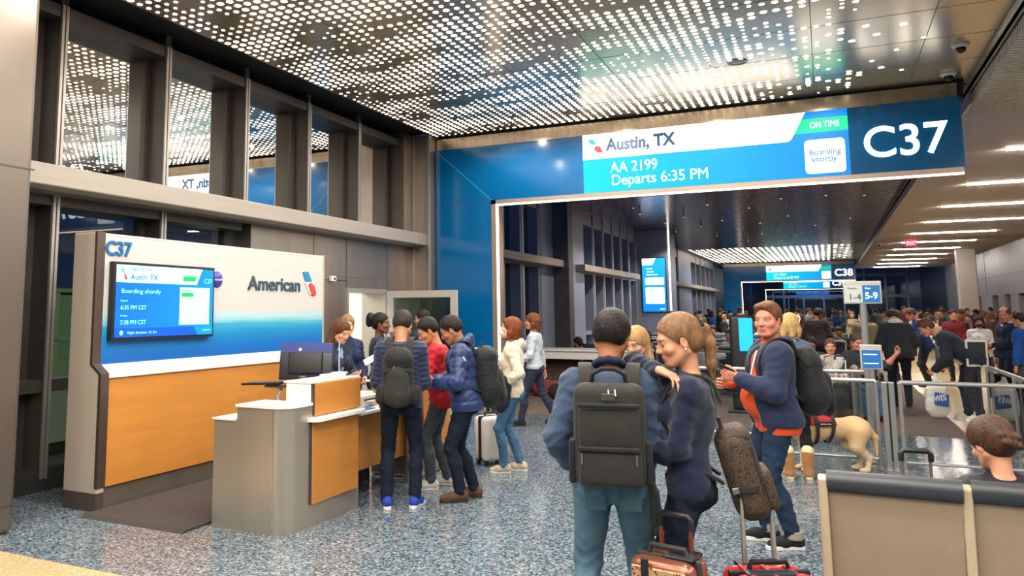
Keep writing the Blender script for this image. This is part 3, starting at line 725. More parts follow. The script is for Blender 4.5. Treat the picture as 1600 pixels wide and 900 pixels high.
part('lid', MB().rbox((-.02, 0, .118), (.2, .30, .02), .006), white_p, t, local=True)
part('paper_slot', MB().box((.131, -.12, .06), (.134, .12, .075)), blk_plastic, t, local=True)
part('ticket', MB().rbox((.15, 0, .055), (.06, .16, .002), .0009), white_p, t, local=True)
tag(part('blue_folder', MB().rbox((-3.93, 6.62, .834), (.1, .22, .008), .003), mat('folder_blue', '2463b4', .5), loc=(-3.93, 6.62, .83)), 'small blue folder lying on the low counter', 'folder')
t = thing('card_reader', 'small grey card reader at the far side of the low counter', 'reader', (-4.2, 7.25, .83))
part('base', MB().rbox((0, 0, .03), (.12, .16, .06), .01), mat('reader_grey', '8d9398', .5), t, local=True)
part('display', MB().rbox((.02, 0, .075), (.09, .13, .03), .006, M=Matrix.Rotation(.25, 4, 'Y')), blk_plastic, t, local=True)
# ------------------------------------------------------------------ sculpting: blended solids turned into one continuous surface
def A3(p): return np.array(p, dtype=np.float64)
def unit(v):
    v = A3(v); n = np.linalg.norm(v); return v / n if n > 1e-9 else v
def Rx(d): c, s = math.cos(math.radians(d)), math.sin(math.radians(d)); return np.array([[1, 0, 0], [0, c, -s], [0, s, c]])
def Ry(d): c, s = math.cos(math.radians(d)), math.sin(math.radians(d)); return np.array([[c, 0, s], [0, 1, 0], [-s, 0, c]])
def Rz(d): c, s = math.cos(math.radians(d)), math.sin(math.radians(d)); return np.array([[c, -s, 0], [s, c, 0], [0, 0, 1]])

class Sculpt:
    BIG = .08
    def __init__(s, step, fine=()):
        s.step = step; s.fine = fine; s.ops = []
    # primitives are stored, the grid is laid out once all are known
    def rc(s, a, b, ra, rb, k=.02, sq=None, sub=False):
        a, b = A3(a), A3(b); r = max(ra, rb)
        s.ops.append(('rc', (a, b, ra, rb, sq), k, np.minimum(a, b) - r, np.maximum(a, b) + r, sub)); return s
    def ell(s, c, r, M=None, k=.02, sub=False):
        c, r = A3(c), A3(r)
        ext = r if M is None else np.abs(M) @ r
        s.ops.append(('ell', (c, r, M), k, c - ext, c + ext, sub)); return s
    def sph(s, c, r, k=.02, sub=False): return s.ell(c, (r, r, r), None, k, sub)
    def cut(s, p, n, lo=None, hi=None):
        """keep the side the normal points away from; optionally only inside a box"""
        s.ops.append(('cut', (A3(p), unit(n)), 0, None if lo is None else A3(lo), None if hi is None else A3(hi), True)); return s
    def axis(s, i, lo, hi):
        p = [lo]
        while p[-1] < hi:
            st = s.step
            for flo, fhi, fs in s.fine:
                if flo[i] <= p[-1] <= fhi[i]: st = min(st, fs)
            p.append(p[-1] + st)
        return np.array(p, dtype=np.float32)
    def build(s):
        lo = np.min([o[3] for o in s.ops if o[0] != 'cut' and not o[5]], axis=0) - s.step * 2.5
        hi = np.max([o[4] for o in s.ops if o[0] != 'cut' and not o[5]], axis=0) + s.step * 2.5
        ax = [s.axis(i, lo[i], hi[i]) for i in range(3)]
        F = np.full([len(a) for a in ax], s.BIG, np.float32)
        for kind, pr, k, blo, bhi, sub in s.ops:
            if blo is None: sl = [slice(None)] * 3
            else:
                m = (k + s.step * 3) if kind != 'cut' else 0
                sl = [slice(max(0, np.searchsorted(ax[i], blo[i] - m) - 1), np.searchsorted(ax[i], bhi[i] + m) + 1) for i in range(3)]
            X = ax[0][sl[0]][:, None, None]; Y = ax[1][sl[1]][None, :, None]; Z = ax[2][sl[2]][None, None, :]
            if X.size == 0 or Y.size == 0 or Z.size == 0: continue
            f = np.float32
            if kind == 'rc':
                a, b, ra, rb, sq = pr
                d = (b - a).astype(f); bb = float(d @ d) or 1e-9
                px, py, pz = X - f(a[0]), Y - f(a[1]), Z - f(a[2])
                t = np.clip((px * d[0] + py * d[1] + pz * d[2]) / f(bb), 0, 1)
                qx, qy, qz = px - t * d[0], py - t * d[1], pz - t * d[2]
                q2 = qx * qx + qy * qy + qz * qz
                if sq is not None:
                    n = unit(sq[0]).astype(f); qn = qx * n[0] + qy * n[1] + qz * n[2]
                    q2 = q2 + qn * qn * f(1 / sq[1] ** 2 - 1)
                D = np.sqrt(q2) - (f(ra) + f(rb - ra) * t)
            elif kind == 'ell':
                c, r, M = pr
                px, py, pz = X - f(c[0]), Y - f(c[1]), Z - f(c[2])
                if M is not None:
                    M = M.astype(f)
                    px, py, pz = (px * M[0, 0] + py * M[1, 0] + pz * M[2, 0], px * M[0, 1] + py * M[1, 1] + pz * M[2, 1], px * M[0, 2] + py * M[1, 2] + pz * M[2, 2])
                u, v, w_ = px / f(r[0]), py / f(r[1]), pz / f(r[2])
                k0 = np.sqrt(u * u + v * v + w_ * w_)
                k1 = np.sqrt((u / f(r[0])) ** 2 + (v / f(r[1])) ** 2 + (w_ / f(r[2])) ** 2) + f(1e-6)
                D = k0 * (k0 - 1) / k1
                D = np.where(k0 < .05, -f(min(r)), D)
            else:
                p, n = pr
                D = (X - f(p[0])) * f(n[0]) + (Y - f(p[1])) * f(n[1]) + (Z - f(p[2])) * f(n[2])
                S_ = F[tuple(sl)]; np.maximum(S_, D, out=S_); continue
            S_ = F[tuple(sl)]
            if sub:
                D = -D
                h = np.maximum(k - np.abs(S_ - D), 0) / k if k else 0
                F[tuple(sl)] = np.maximum(S_, D) + h * h * k * f(.25)
            else:
                h = np.maximum(k - np.abs(S_ - D), 0) / k if k else 0
                F[tuple(sl)] = np.minimum(S_, D) - h * h * k * f(.25)
        return surface(F, ax)

def surface(F, ax):
    S = F < 0
    nx, ny, nz = F.shape
    cnt = np.zeros((nx - 1, ny - 1, nz - 1), np.uint8)
    for i in (0, 1):
        for j in (0, 1):
            for k in (0, 1): cnt += S[i:nx - 1 + i, j:ny - 1 + j, k:nz - 1 + k]
    I, J, K = np.nonzero((cnt > 0) & (cnt < 8))
    n = len(I)
    idx = np.full((nx - 1, ny - 1, nz - 1), -1, np.int32); idx[I, J, K] = np.arange(n)
    C = {(i, j, k): F[I + i, J + j, K + k] for i in (0, 1) for j in (0, 1) for k in (0, 1)}
    acc = np.zeros((n, 3), np.float32); num = np.zeros(n, np.float32)
    corners = list(C)
    for a in corners:
        for d in range(3):
            if a[d]: continue
            b = list(a); b[d] = 1; b = tuple(b)
            fa, fb = C[a], C[b]; m = (fa < 0) != (fb < 0)
            t = np.where(m, fa / np.where(m, fa - fb, 1), 0)
            for e in range(3):
                acc[:, e] += np.where(m, (t if e == d else a[e]), 0)
            num += m
    acc /= np.maximum(num, 1)[:, None]
    V = np.empty((n, 3), np.float32)
    for e, Q in enumerate((I, J, K)): V[:, e] = ax[e][Q] + acc[:, e] * (ax[e][Q + 1] - ax[e][Q])
    quads = []
    for d in range(3):
        sl0 = [slice(1, -1)] * 3; sl1 = [slice(1, -1)] * 3
        sl0[d] = slice(0, -1); sl1[d] = slice(1, None)
        a, b = S[tuple(sl0)], S[tuple(sl1)]
        P = np.array(np.nonzero(a != b)).T
        if not len(P): continue
        sgn = a[tuple(P.T)]
        base = P + 1; base[:, d] -= 1
        e1, e2 = (d + 1) % 3, (d + 2) % 3
        def at(o1, o2):
            q = base.copy(); q[:, e1] -= o1; q[:, e2] -= o2
            return idx[q[:, 0], q[:, 1], q[:, 2]]
        q = np.stack([at(1, 1), at(0, 1), at(0, 0), at(1, 0)], 1)
        q[~sgn] = q[~sgn][:, ::-1]
        quads.append(q)
    Q = np.concatenate(quads)
    return V, Q[(Q >= 0).all(1)]

def normals(V, Q):
    n = np.cross(V[Q[:, 2]] - V[Q[:, 0]], V[Q[:, 3]] - V[Q[:, 1]])
    N = np.zeros_like(V)
    for k in range(4):
        for e in range(3): N[:, e] += np.bincount(Q[:, k], n[:, e], len(V))
    return N / (np.linalg.norm(N, axis=1, keepdims=True) + 1e-9)

def wrinkle(V, Q, amp, seed=0, freq=1., joints=(), keep=None):
    """cloth folds: ridged warped waves, deeper near the bending joints"""
    r = np.random.RandomState(seed); P = V.astype(np.float64)
    W = P + .025 * np.sin(P[:, [1, 2, 0]] * 21 * freq + r.rand(3) * 6) + .012 * np.sin(P[:, [2, 0, 1]] * 47 * freq + r.rand(3) * 6)
    n = np.zeros(len(P))
    for k in range(4):
        d = r.randn(3) * np.array([.55, .55, 1.25]); d = d / np.linalg.norm(d) * (26 + 26 * r.rand()) * freq
        n += (1 - 2 * np.abs(np.sin(W @ d + r.rand() * 6))) * .33
    a = np.full(len(P), amp * .55)
    if keep is not None: a *= keep(P)
    for j in joints:
        a += amp * 1.5 * np.exp(-((P - A3(j)) ** 2).sum(1) / (2 * .09 ** 2))
    return (V + normals(V, Q) * (n * a)[:, None]).astype(np.float32)

def np_mesh(name, V, Q, m, parent=None, col=None, subsurf=0):
    me = bpy.data.meshes.new(name)
    me.vertices.add(len(V)); me.vertices.foreach_set('co', np.ascontiguousarray(V, np.float32).ravel())
    me.loops.add(Q.size); me.loops.foreach_set('vertex_index', np.ascontiguousarray(Q, np.int32).ravel())
    k = Q.shape[1]
    me.polygons.add(len(Q)); me.polygons.foreach_set('loop_start', np.arange(len(Q), dtype=np.int32) * k); me.polygons.foreach_set('loop_total', np.full(len(Q), k, np.int32))
    me.update(calc_edges=True)
    me.polygons.foreach_set('use_smooth', np.ones(len(Q), bool))
    me.materials.append(m)
    if col is not None:
        a = me.color_attributes.new('Col', 'FLOAT_COLOR', 'POINT')
        a.data.foreach_set('color', np.concatenate([col, np.ones((len(V), 1))], 1).astype(np.float32).ravel())
    o = bpy.data.objects.new(name, me); COL.objects.link(o)
    if parent is not None: o.parent = parent
    return o

skin_mat = mat('skin', 'c08a6a', .5, vcol=True, spec=.4)
MATS['skin'].node_tree.nodes['Principled BSDF'].inputs['Subsurface Weight'].default_value = .0
def cloth(name, col, rough=.85, sheen=.04, bump=(160, .25), noise=(9, .10), spec=.3):
    return mat('cloth_' + name, col, rough, bump=bump, noise=noise, sheen=sheen, spec=spec)
def denim(name, col): return mat('denim_' + name, col, .9, bump=(420, .3), noise=(5, .20), spec=.2)
def hairm(name, col): return mat('hair_' + name, col, .45, bump=(110, .5, (1, 1, .12)), noise=(40, .28, (1, 1, .15)), spec=.25)

def ik(a, c, l1, l2, pole):
    a, c = A3(a), A3(c); d = c - a; L = np.linalg.norm(d)
    Lm = (l1 + l2) * .998
    if L > Lm: c = a + d / L * Lm; d = c - a; L = Lm
    x = (l1 * l1 - l2 * l2 + L * L) / (2 * L); y = math.sqrt(max(l1 * l1 - x * x, 0))
    u = d / L; p = A3(pole); p = unit(p - u * (p @ u))
    return a + u * x + p * y, c

class Fig:
    """joints of a figure 1.75 m tall in its own frame: +Y ahead, +X its right, Z up"""
    def __init__(s, sex='m', pelvis=(0, 0, .93), lean=0, twist=0, side=0, head=(0, 0, 0), girth=1., armL=None, armR=None, legL=None, legR=None, hunch=0, sw=None, belly=0., neck_f=0., hip_w=None):
        s.sex = sex; s.g = girth; s.belly = belly
        s.sw = sw or (.163 if sex == 'm' else .143)
        s.pel = A3(pelvis); s.Rt = Rz(twist) @ Ry(side) @ Rx(-lean)
        s.T = lambda x, y, z: s.pel + s.Rt @ A3((x, y, z))
        Rh = Rz(twist) @ Ry(side) @ Rx(-lean - hunch)
        s.nb = s.T(0, -.012, .535)
        s.Rh = Rz(head[0]) @ Rx(-head[1]) @ Ry(head[2])
        s.hc = s.nb + (Rh @ A3((0, .012 + neck_f, .090))) + s.Rh @ A3((0, .022, .07))
        s.sh = {}; s.el = {}; s.wr = {}; s.hip = {}; s.kn = {}; s.an = {}; s.toe = {}; s.hand = {}
        hw = hip_w or .092
        for n, sg, arm, leg in (('L', -1, armL, legL), ('R', 1, armR, legR)):
            s.sh[n] = s.T(sg * s.sw, 0, .450)
            arm = arm or {}
            wrt = A3(arm.get('wrist', (sg * .26, .04, .83)))
            s.el[n], s.wr[n] = ik(s.sh[n], wrt, .29, .255, arm.get('pole', (sg * .5, -1, -.2)))
            s.hand[n] = arm
            leg = leg or {}
            s.hip[n] = s.pel + Rz(twist * .5) @ A3((sg * hw, 0, -.03))
            ant = A3(leg.get('ankle', (sg * .10, -.02, .085)))
            s.kn[n], s.an[n] = ik(s.hip[n], ant, .43, .42, leg.get('pole', (sg * .15, 1, .1)))
            s.toe[n] = leg.get('toe', sg * -8); 
            s.pitch = 0
    HS = 1.05
    def head_pt(s, x, y, z): return s.hc + s.Rh @ A3((x, y, z)) * s.HS

    def torso(s, G, e=0., k=.06, low=True):
        T, g = s.T, s.g; m = s.sex == 'm'
        ch = .092 if m else .082; wa = (.086 if m else .070); hp = (.094 if m else .102)
        for sg in (-1, 1):
            G.rc(T(sg * .076 * g, 0, .40), T(sg * .064 * g, .005, .17), ch * g + e, wa * g + e, k)
            G.rc(T(sg * .064 * g, .005, .17), T(sg * .076 * g, -.005, .0), wa * g + e, hp * g + e, k)
            G.rc(T(sg * .040, -.03, .485), T(sg * (s.sw - .005), -.005, .440), .046 + e, .058 + e, k)
            if low: G.sph(T(sg * .074 * g, -.055, -.045), .088 * g + e, k)
            if m: G.ell(T(sg * .07, .055, .37), (.08 + e, .055 + e, .075 + e), s.Rt, k)
            else: G.ell(T(sg * .07, .085, .325), (.066 + e, .062 + e, .066 + e), s.Rt, .04)
        G.ell(T(0, -.03, .33), (.13 + e, .09 + e, .16 + e), s.Rt, k)
        if s.belly: G.ell(T(0, .04 + s.belly * .6, .12), (.13 + e + s.belly * .4, .09 + s.belly + e, .15 + e), s.Rt, k)
    def arm(s, G, n, e=0., end=1., k=.035):
        sh, el, wr = s.sh[n], s.el[n], s.wr[n]; g = .5 + .5 * s.g
        q = 1. if s.sex == 'm' else .86
        we = el + (wr - el) * end
        G.rc(sh, el, .058 * g * q + e, .044 * g * q + e, k)
        G.rc(el, el + (wr - el) * .35 * end, .044 * g * q + e, .043 * g * q + e, k)
        G.rc(el + (wr - el) * .35 * end, we, .043 * g * q + e, .030 * q + (1 - end) * .02 + e, k)
    def leg(s, G, n, e=0., end=1., k=.04, ew=None, flare=0.):
        h, kn, an = s.hip[n], s.kn[n], s.an[n]; g = s.g
        q = 1. if s.sex == 'm' else 1.0
        ae = kn + (an - kn) * end
        G.rc(h, kn, .084 * g * q + e, .053 * q + e, k)
        mid = kn + (an - kn) * .35
        back = unit(np.cross(np.cross(kn - h + 1e-4, an - kn), an - kn)) if np.linalg.norm(np.cross(kn - h, an - kn)) > .01 else A3((0, -1, 0))
        back = A3((0, -1, 0)) if abs((an - kn)[2]) > .25 else back
        G.rc(kn, mid + back * .018, .052 * q + e, .053 * q + e, k)
        G.rc(mid + back * .018, ae, .053 * q + e, .038 * q + e + flare, k)
    def foot_frame(s, n):
        leg = unit(s.an[n] - s.kn[n]); t = math.radians(s.toe[n])
        f = A3((-math.sin(t), math.cos(t), 0))
        return s.an[n], f
    def head_solid(s, G, fine, jaw=1.):
        H = s.head_pt; M = s.Rh; K = s.HS; ell0 = G.ell; G_ = G
        def ell(c, r, *a_, **k_): return ell0(c, tuple(q * K for q in r), *a_, **k_)
        ell(H(0, -.014, .032), (.076, .098, .092), M, .02)
        ell(H(0, .022, -.035), (.060 * jaw, .074, .082), M, .03)
        for sg in (-1, 1):
            G.rc(H(sg * .052 * jaw, -.012, -.052), H(sg * .024 * jaw, .060, -.098), .024, .020, .03)
        ell(H(0, .070, -.098), (.024 * jaw, .020, .018), M, .02)
        if fine:
            G.rc(H(-.034, .075, .021), H(.034, .075, .021), .016, .016, .02)
            for sg in (-1, 1):
                ell(H(sg * .043, .056, -.030), (.025, .026, .022), M, .02)
                G.sph(H(sg * .032, .094, .000), .013, .014, sub=True)
                G.sph(H(sg * .032, .0735, .000), .0145, .004)
                G.rc(H(sg * .019, .087, .0065), H(sg * .045, .080, .006), .0045, .0045, .004)
            G.rc(H(0, .084, .008), H(0, .106, -.030), .0085, .0125, .012)
            for sg in (-1, 1): G.sph(H(sg * .0125, .096, -.034), .009, .008)
            ell(H(0, .074, -.067), (.030, .020, .022), M, .012)
            G.rc(H(-.016, .089, -.0615), H(.016, .089, -.0615), .0065, .0065, .005)
            G.rc(H(-.013, .089, -.0725), H(.013, .089, -.0725), .0072, .0072, .005)
            G.rc(H(-.018, .0985, -.067), H(.018, .0985, -.067), .0022, .0022, .003, sub=True)
        else:
            G.rc(H(0, .084, .008), H(0, .104, -.030), .010, .0135, .012)
        for sg in (-1, 1):
            Me = M @ Rz(sg * -18) @ Rx(-8)
            ell(H(sg * .077, -.012, -.012), (.009, .019, .031), Me, .008)
            if fine: ell(H(sg * .086, -.008, -.008), (.006, .010, .018), Me, .004, sub=True)
        G.rc(H(0, -.028, -.05), s.nb + s.Rt @ A3((0, .0, -.02)), .052 if s.sex == 'm' else .045, .058 if s.sex == 'm' else .048, .03)
    def hand_solid(s, G, n, fingers=True):
        wr, el = s.wr[n], s.el[n]; sg = -1 if n == 'L' else 1
        a = s.hand[n]; q = 1. if s.sex == 'm' else .9
        d = unit(a.get('dir', wr - el)); nm = A3(a.get('palm', (-sg, 0, 0))); nm = unit(nm - d * (d @ nm))
        th = np.cross(d, nm) * sg; curl = a.get('curl', .35)
        if not fingers:
            G.rc(wr, wr + d * .10 * q, .028, .03, .02, (nm, .5)); G.rc(wr + d * .1 * q, wr + d * .15 * q + nm * .03 * curl, .028, .02, .02, (nm, .5)); return
        for i, (o, L, r) in enumerate(((.030, 1., .0090), (.0105, 1.1, .0093), (-.0095, 1.02, .0088), (-.028, .80, .0078))):
            k0 = wr + (d * (.085 - abs(o) * .25) + th * o) * q
            G.rc(wr + th * o * .55, k0, .0165, .0125, .014)
            p = k0; ang = 0
            for Ls, c in ((.043, 55), (.027, 75), (.021, 45)):
                ang += c * (curl + (.06 * i if curl > .2 else 0)); ang = min(ang, 200)
                dr = d * math.cos(math.radians(ang)) + nm * math.sin(math.radians(ang)) + th * o * a.get('spread', 2.0) * .9
                p2 = p + unit(dr) * Ls * L * q
                G.rc(p, p2, r * q, r * q * .92, .004); p = p2; r *= .93
        tb = wr + (d * .022 + th * .022 + nm * .006) * q
        tc = a.get('thumb', .5)
        t1 = tb + unit(d * .62 + th * (.8 - .4 * tc) + nm * (.25 + .4 * tc)) * .042 * q
        t2 = t1 + unit(d * .85 + th * (.35 - .35 * tc) + nm * (.15 + .5 * tc)) * .034 * q
        t3 = t2 + unit(d * .9 + th * (.15 - .4 * tc) + nm * (.15 + .45 * tc)) * .025 * q
        G.rc(tb, t1, .0150, .0122, .012); G.rc(t1, t2, .0118, .0105, .004); G.rc(t2, t3, .0104, .0085, .004)

def face_colors(f, V, skin, lips, brow, iris, stubble=None, fine=True, closed=False):
    c = np.tile(np.array(lin(skin)), (len(V), 1))
    L = (V - f.hc) @ f.Rh / f.HS     # head frame
    x, y, z = L[:, 0], L[:, 1], L[:, 2]
    head = (np.abs(x) < .12) & (np.abs(z) < .16) & (y > -.12) & (y < .15)
    def mix(m, col, a):
        m = np.clip(m, 0, 1)[:, None] * a
        c[:] = c * (1 - m) + np.array(col) * m
    red = np.array(lin(skin)) * np.array([1.08, .74, .68])
    sm = lambda d, w: np.clip(1 - d / w, 0, 1)
    front = head & (y > .03)
    for sg in (-1, 1):
        mix(front * sm(np.sqrt((x - sg * .045) ** 2 + (z + .035) ** 2), .035), red, .45)
        mix(head * sm(np.sqrt((x - sg * .082) ** 2 + (y + .01) ** 2 + (z + .01) ** 2), .035), red, .5)
    mix(front * sm(np.sqrt(x ** 2 + (z + .032) ** 2), .022), red, .5)
    if stubble: mix(front * (z < -.04) * sm(np.sqrt((x / 1.5) ** 2 + (z + .085) ** 2), .06) * 1.5, lin(stubble), .4)
    if fine:
        lm = front & (y > .055) & (((x / .024) ** 2 + ((z + .067) / .0125) ** 2) < 1)
        mix(lm, lin(lips), .8)
        mix(front & (np.abs(z + .0672) < .0018) & (np.abs(x) < .02), np.array(lin(lips)) * .4, .7)
        for sg in (-1, 1):
            ex = x - sg * .032
            if closed:
                mix(front & (y > .05) & (np.abs(ex) < .013) & (np.abs(z + .006 - ex * ex * 12) < .0016), (.03, .02, .015), .9)
                mix(front & (y > .06) & (np.abs(ex * .9 - sg * .002) < .016) & (np.abs(z - .024 + np.abs(ex) * .12) < .0035), lin(brow), .7)
                continue
            mix(front & (y > .04) & (((ex / .0120) ** 2 + ((z + .001) / .0050) ** 2) < 1), (.68, .65, .62), 1)
            mix(front & (y > .04) & (((ex / .0056) ** 2 + ((z + .000) / .0054) ** 2) < 1), lin(iris), 1)
            mix(front & (y > .04) & (np.abs(ex) < .015) & (np.abs(z - .0062) < .0018), (.03, .02, .015), .8)
            mix(front & (y > .058) & (np.abs(ex * .9 - sg * .002) < .0175) & (np.abs(z - .024 + np.abs(ex) * .12) < .004), lin(brow), .75)
            mix(front & (np.sqrt((x - sg * .008) ** 2 + (z + .043) ** 2) < .004), np.array(lin(skin)) * .35, .8)
    return c

def hair_solid(f, G, style, vol=1.):
    H = f.head_pt; M = f.Rh; K = f.HS
    def ell(c, r, *a_, **k_): return G.ell(c, tuple(q * K for q in r), *a_, **k_)
    o = .008 * vol
    if style in ('short', 'short_side', 'balding'):
        ell(H(0, -.018, .036), (.080 + o, .100 + o, .092 + o * 1.3), M, .02)
        ell(H(0, -.045, .0), (.074 + o * .6, .068 + o * .6, .070), M, .02)
        if style == 'short_side': ell(H(.008, .040, .092), (.066, .05, .030), M, .02)
        G.cut(H(0, .060, .052), f.Rh @ A3((0, .80, -.60)))            # hairline
        G.cut(H(0, -.02, -.052), f.Rh @ A3((0, -.12, -1)))
        ell(H(0, .072, -.035), (.10, .070, .078), M, .012, sub=True)
        for sg in (-1, 1): ell(H(sg * .092, -.005, -.018), (.03, .024, .036), M, .006, sub=True)
        if style == 'balding':
            ell(H(0, .03, .12), (.065, .095, .075), M, .01, sub=True)
    elif style in ('pulled', 'ponytail', 'bun', 'updo'):
        ell(H(0, -.018, .036), (.080 + o, .101 + o, .092 + o), M, .02)
        ell(H(0, -.05, -.012), (.072 + o, .066 + o, .070), M, .02)
        G.cut(H(0, .068, .055), f.Rh @ A3((0, .78, -.62)))
        ell(H(0, .078, -.03), (.10, .075, .080), M, .012, sub=True)
        G.cut(H(0, -.04, -.082), f.Rh @ A3((0, -.1, -1)))
        for sg in (-1, 1): ell(H(sg * .092, -.008, -.018), (.03, .022, .034), M, .006, sub=True)
        if style == 'ponytail':
            G.rc(H(0, -.112, .025), H(.0, -.140, .022), .020, .024, .012)
            G.rc(H(.0, -.136, .020), H(.0, -.140, -.05), .024, .030, .02); G.rc(H(.0, -.140, -.05), H(.0, -.118, -.15), .030, .027, .02)
            G.rc(H(0, -.118, -.15), H(.0, -.105, -.215), .027, .010, .02)
        if style == 'bun':
            ell(H(0, -.125, .045), (.048, .045, .048), M, .012)
        if style == 'updo':
            ell(H(0, -.105, -.005), (.058, .040, .052), M, .015)
            G.rc(H(-.035, -.125, .015), H(.04, -.130, .0), .022, .020, .008); G.rc(H(.035, -.125, -.04), H(-.03, -.130, -.02), .022, .020, .008); ell(H(0, -.02, .045), (.098, .112, .098), M, .02)
    elif style == 'puff':
        hair_solid(f, G, 'pulled', vol)
        ell(H(0, -.135, .055), (.062, .055, .075), M, .015); ell(H(0, -.15, .005), (.05, .04, .055), M, .015)
    elif style in ('long', 'bob'):
        lo = -.30 if style == 'long' else -.105
        ell(H(0, -.018, .036), (.084 + o, .104 + o, .094 + o), M, .02)
        for sg in (-1, 1):
            G.rc(H(sg * .066, -.03, .0), H(sg * .078, -.02, lo * .5), .034, .034, .03)
            G.rc(H(sg * .078, -.02, lo * .5), H(sg * .082, .0 if style == 'long' else -.02, lo), .034, .022, .03)
            G.rc(H(sg * .035, -.08, .0), H(sg * .045, -.085, lo), .045, .030, .04)
        ell(H(0, .082, -.03), (.064, .060, .084), M, .012, sub=True)
        ell(H(0, .12, -.15), (.05, .12, .10), M, .012, sub=True)
        if style == 'bob': G.rc(H(-.05, .066, .066), H(.05, .066, .066), .018, .018, .02)
    return G

def sole_outline(f, n, an, fwd, L=.275, W=.095):
    rt_ = A3((fwd[1], -fwd[0], 0))
    sg = -1 if n == 'L' else 1
    pts = []
    for t, wl, wr_ in ((0, .0, .0), (.015, .6, .6), (.06, .74, .74), (.3, .70, .66), (.5, .72, .74), (.7, .98, .95), (.85, .92, .85), (.95, .58, .5), (1, .1, .1)):
        pts.append((t, wl, wr_))
    o = an - fwd * .075
    left = [o + fwd * t * L - rt_ * (w_ * W / 2) for t, w_, _ in pts]
    right = [o + fwd * t * L + rt_ * (w_ * W / 2) for t, _, w_ in pts]
    return left + right[::-1]

def add_shoe(f, n, body, m_up, m_sole, step=.007, boot=0., S=1., thick=.028, L=.275):
    an, fwd = f.foot_frame(n)
    z0 = an[2] - .085
    G = Sculpt(step)
    P = lambda y, z: A3((an[0], an[1], z0)) + fwd * y + A3((0, 0, z))
    rt_ = A3((fwd[1], -fwd[0], 0))
    k = L / .275
    G.rc(P(-.035, .052), P(.085 * k, .047), .040, .041, .03)
    G.rc(P(.085 * k, .044), P(.158 * k, .036), .041, .030, .03)
    G.rc(P(-.032, .055), P(-.005, .095 + boot), .038, .043 if not boot else .056, .03)
    if boot: G.rc(P(-.0, .07), P(.0, .10 + boot), .05, .058, .03)
    G.cut(P(0, thick * .6), (0, 0, -1))
    if not boot: G.cut(P(0, .112), (0, .0, 1))
    V, Q = G.build()
    o = np_mesh('boot' if boot else 'shoe', V * S, Q, m_up, body)
    ol = sole_outline(f, n, A3((an[0], an[1], 0)), fwd, L)
    mb = MB().prism([(p[0] * S, p[1] * S) for p in ol], 'z', z0 * S, (z0 + thick) * S)
    part('sole', mb, m_sole, o, local=True, smooth=True, bevel=.004)
    return o

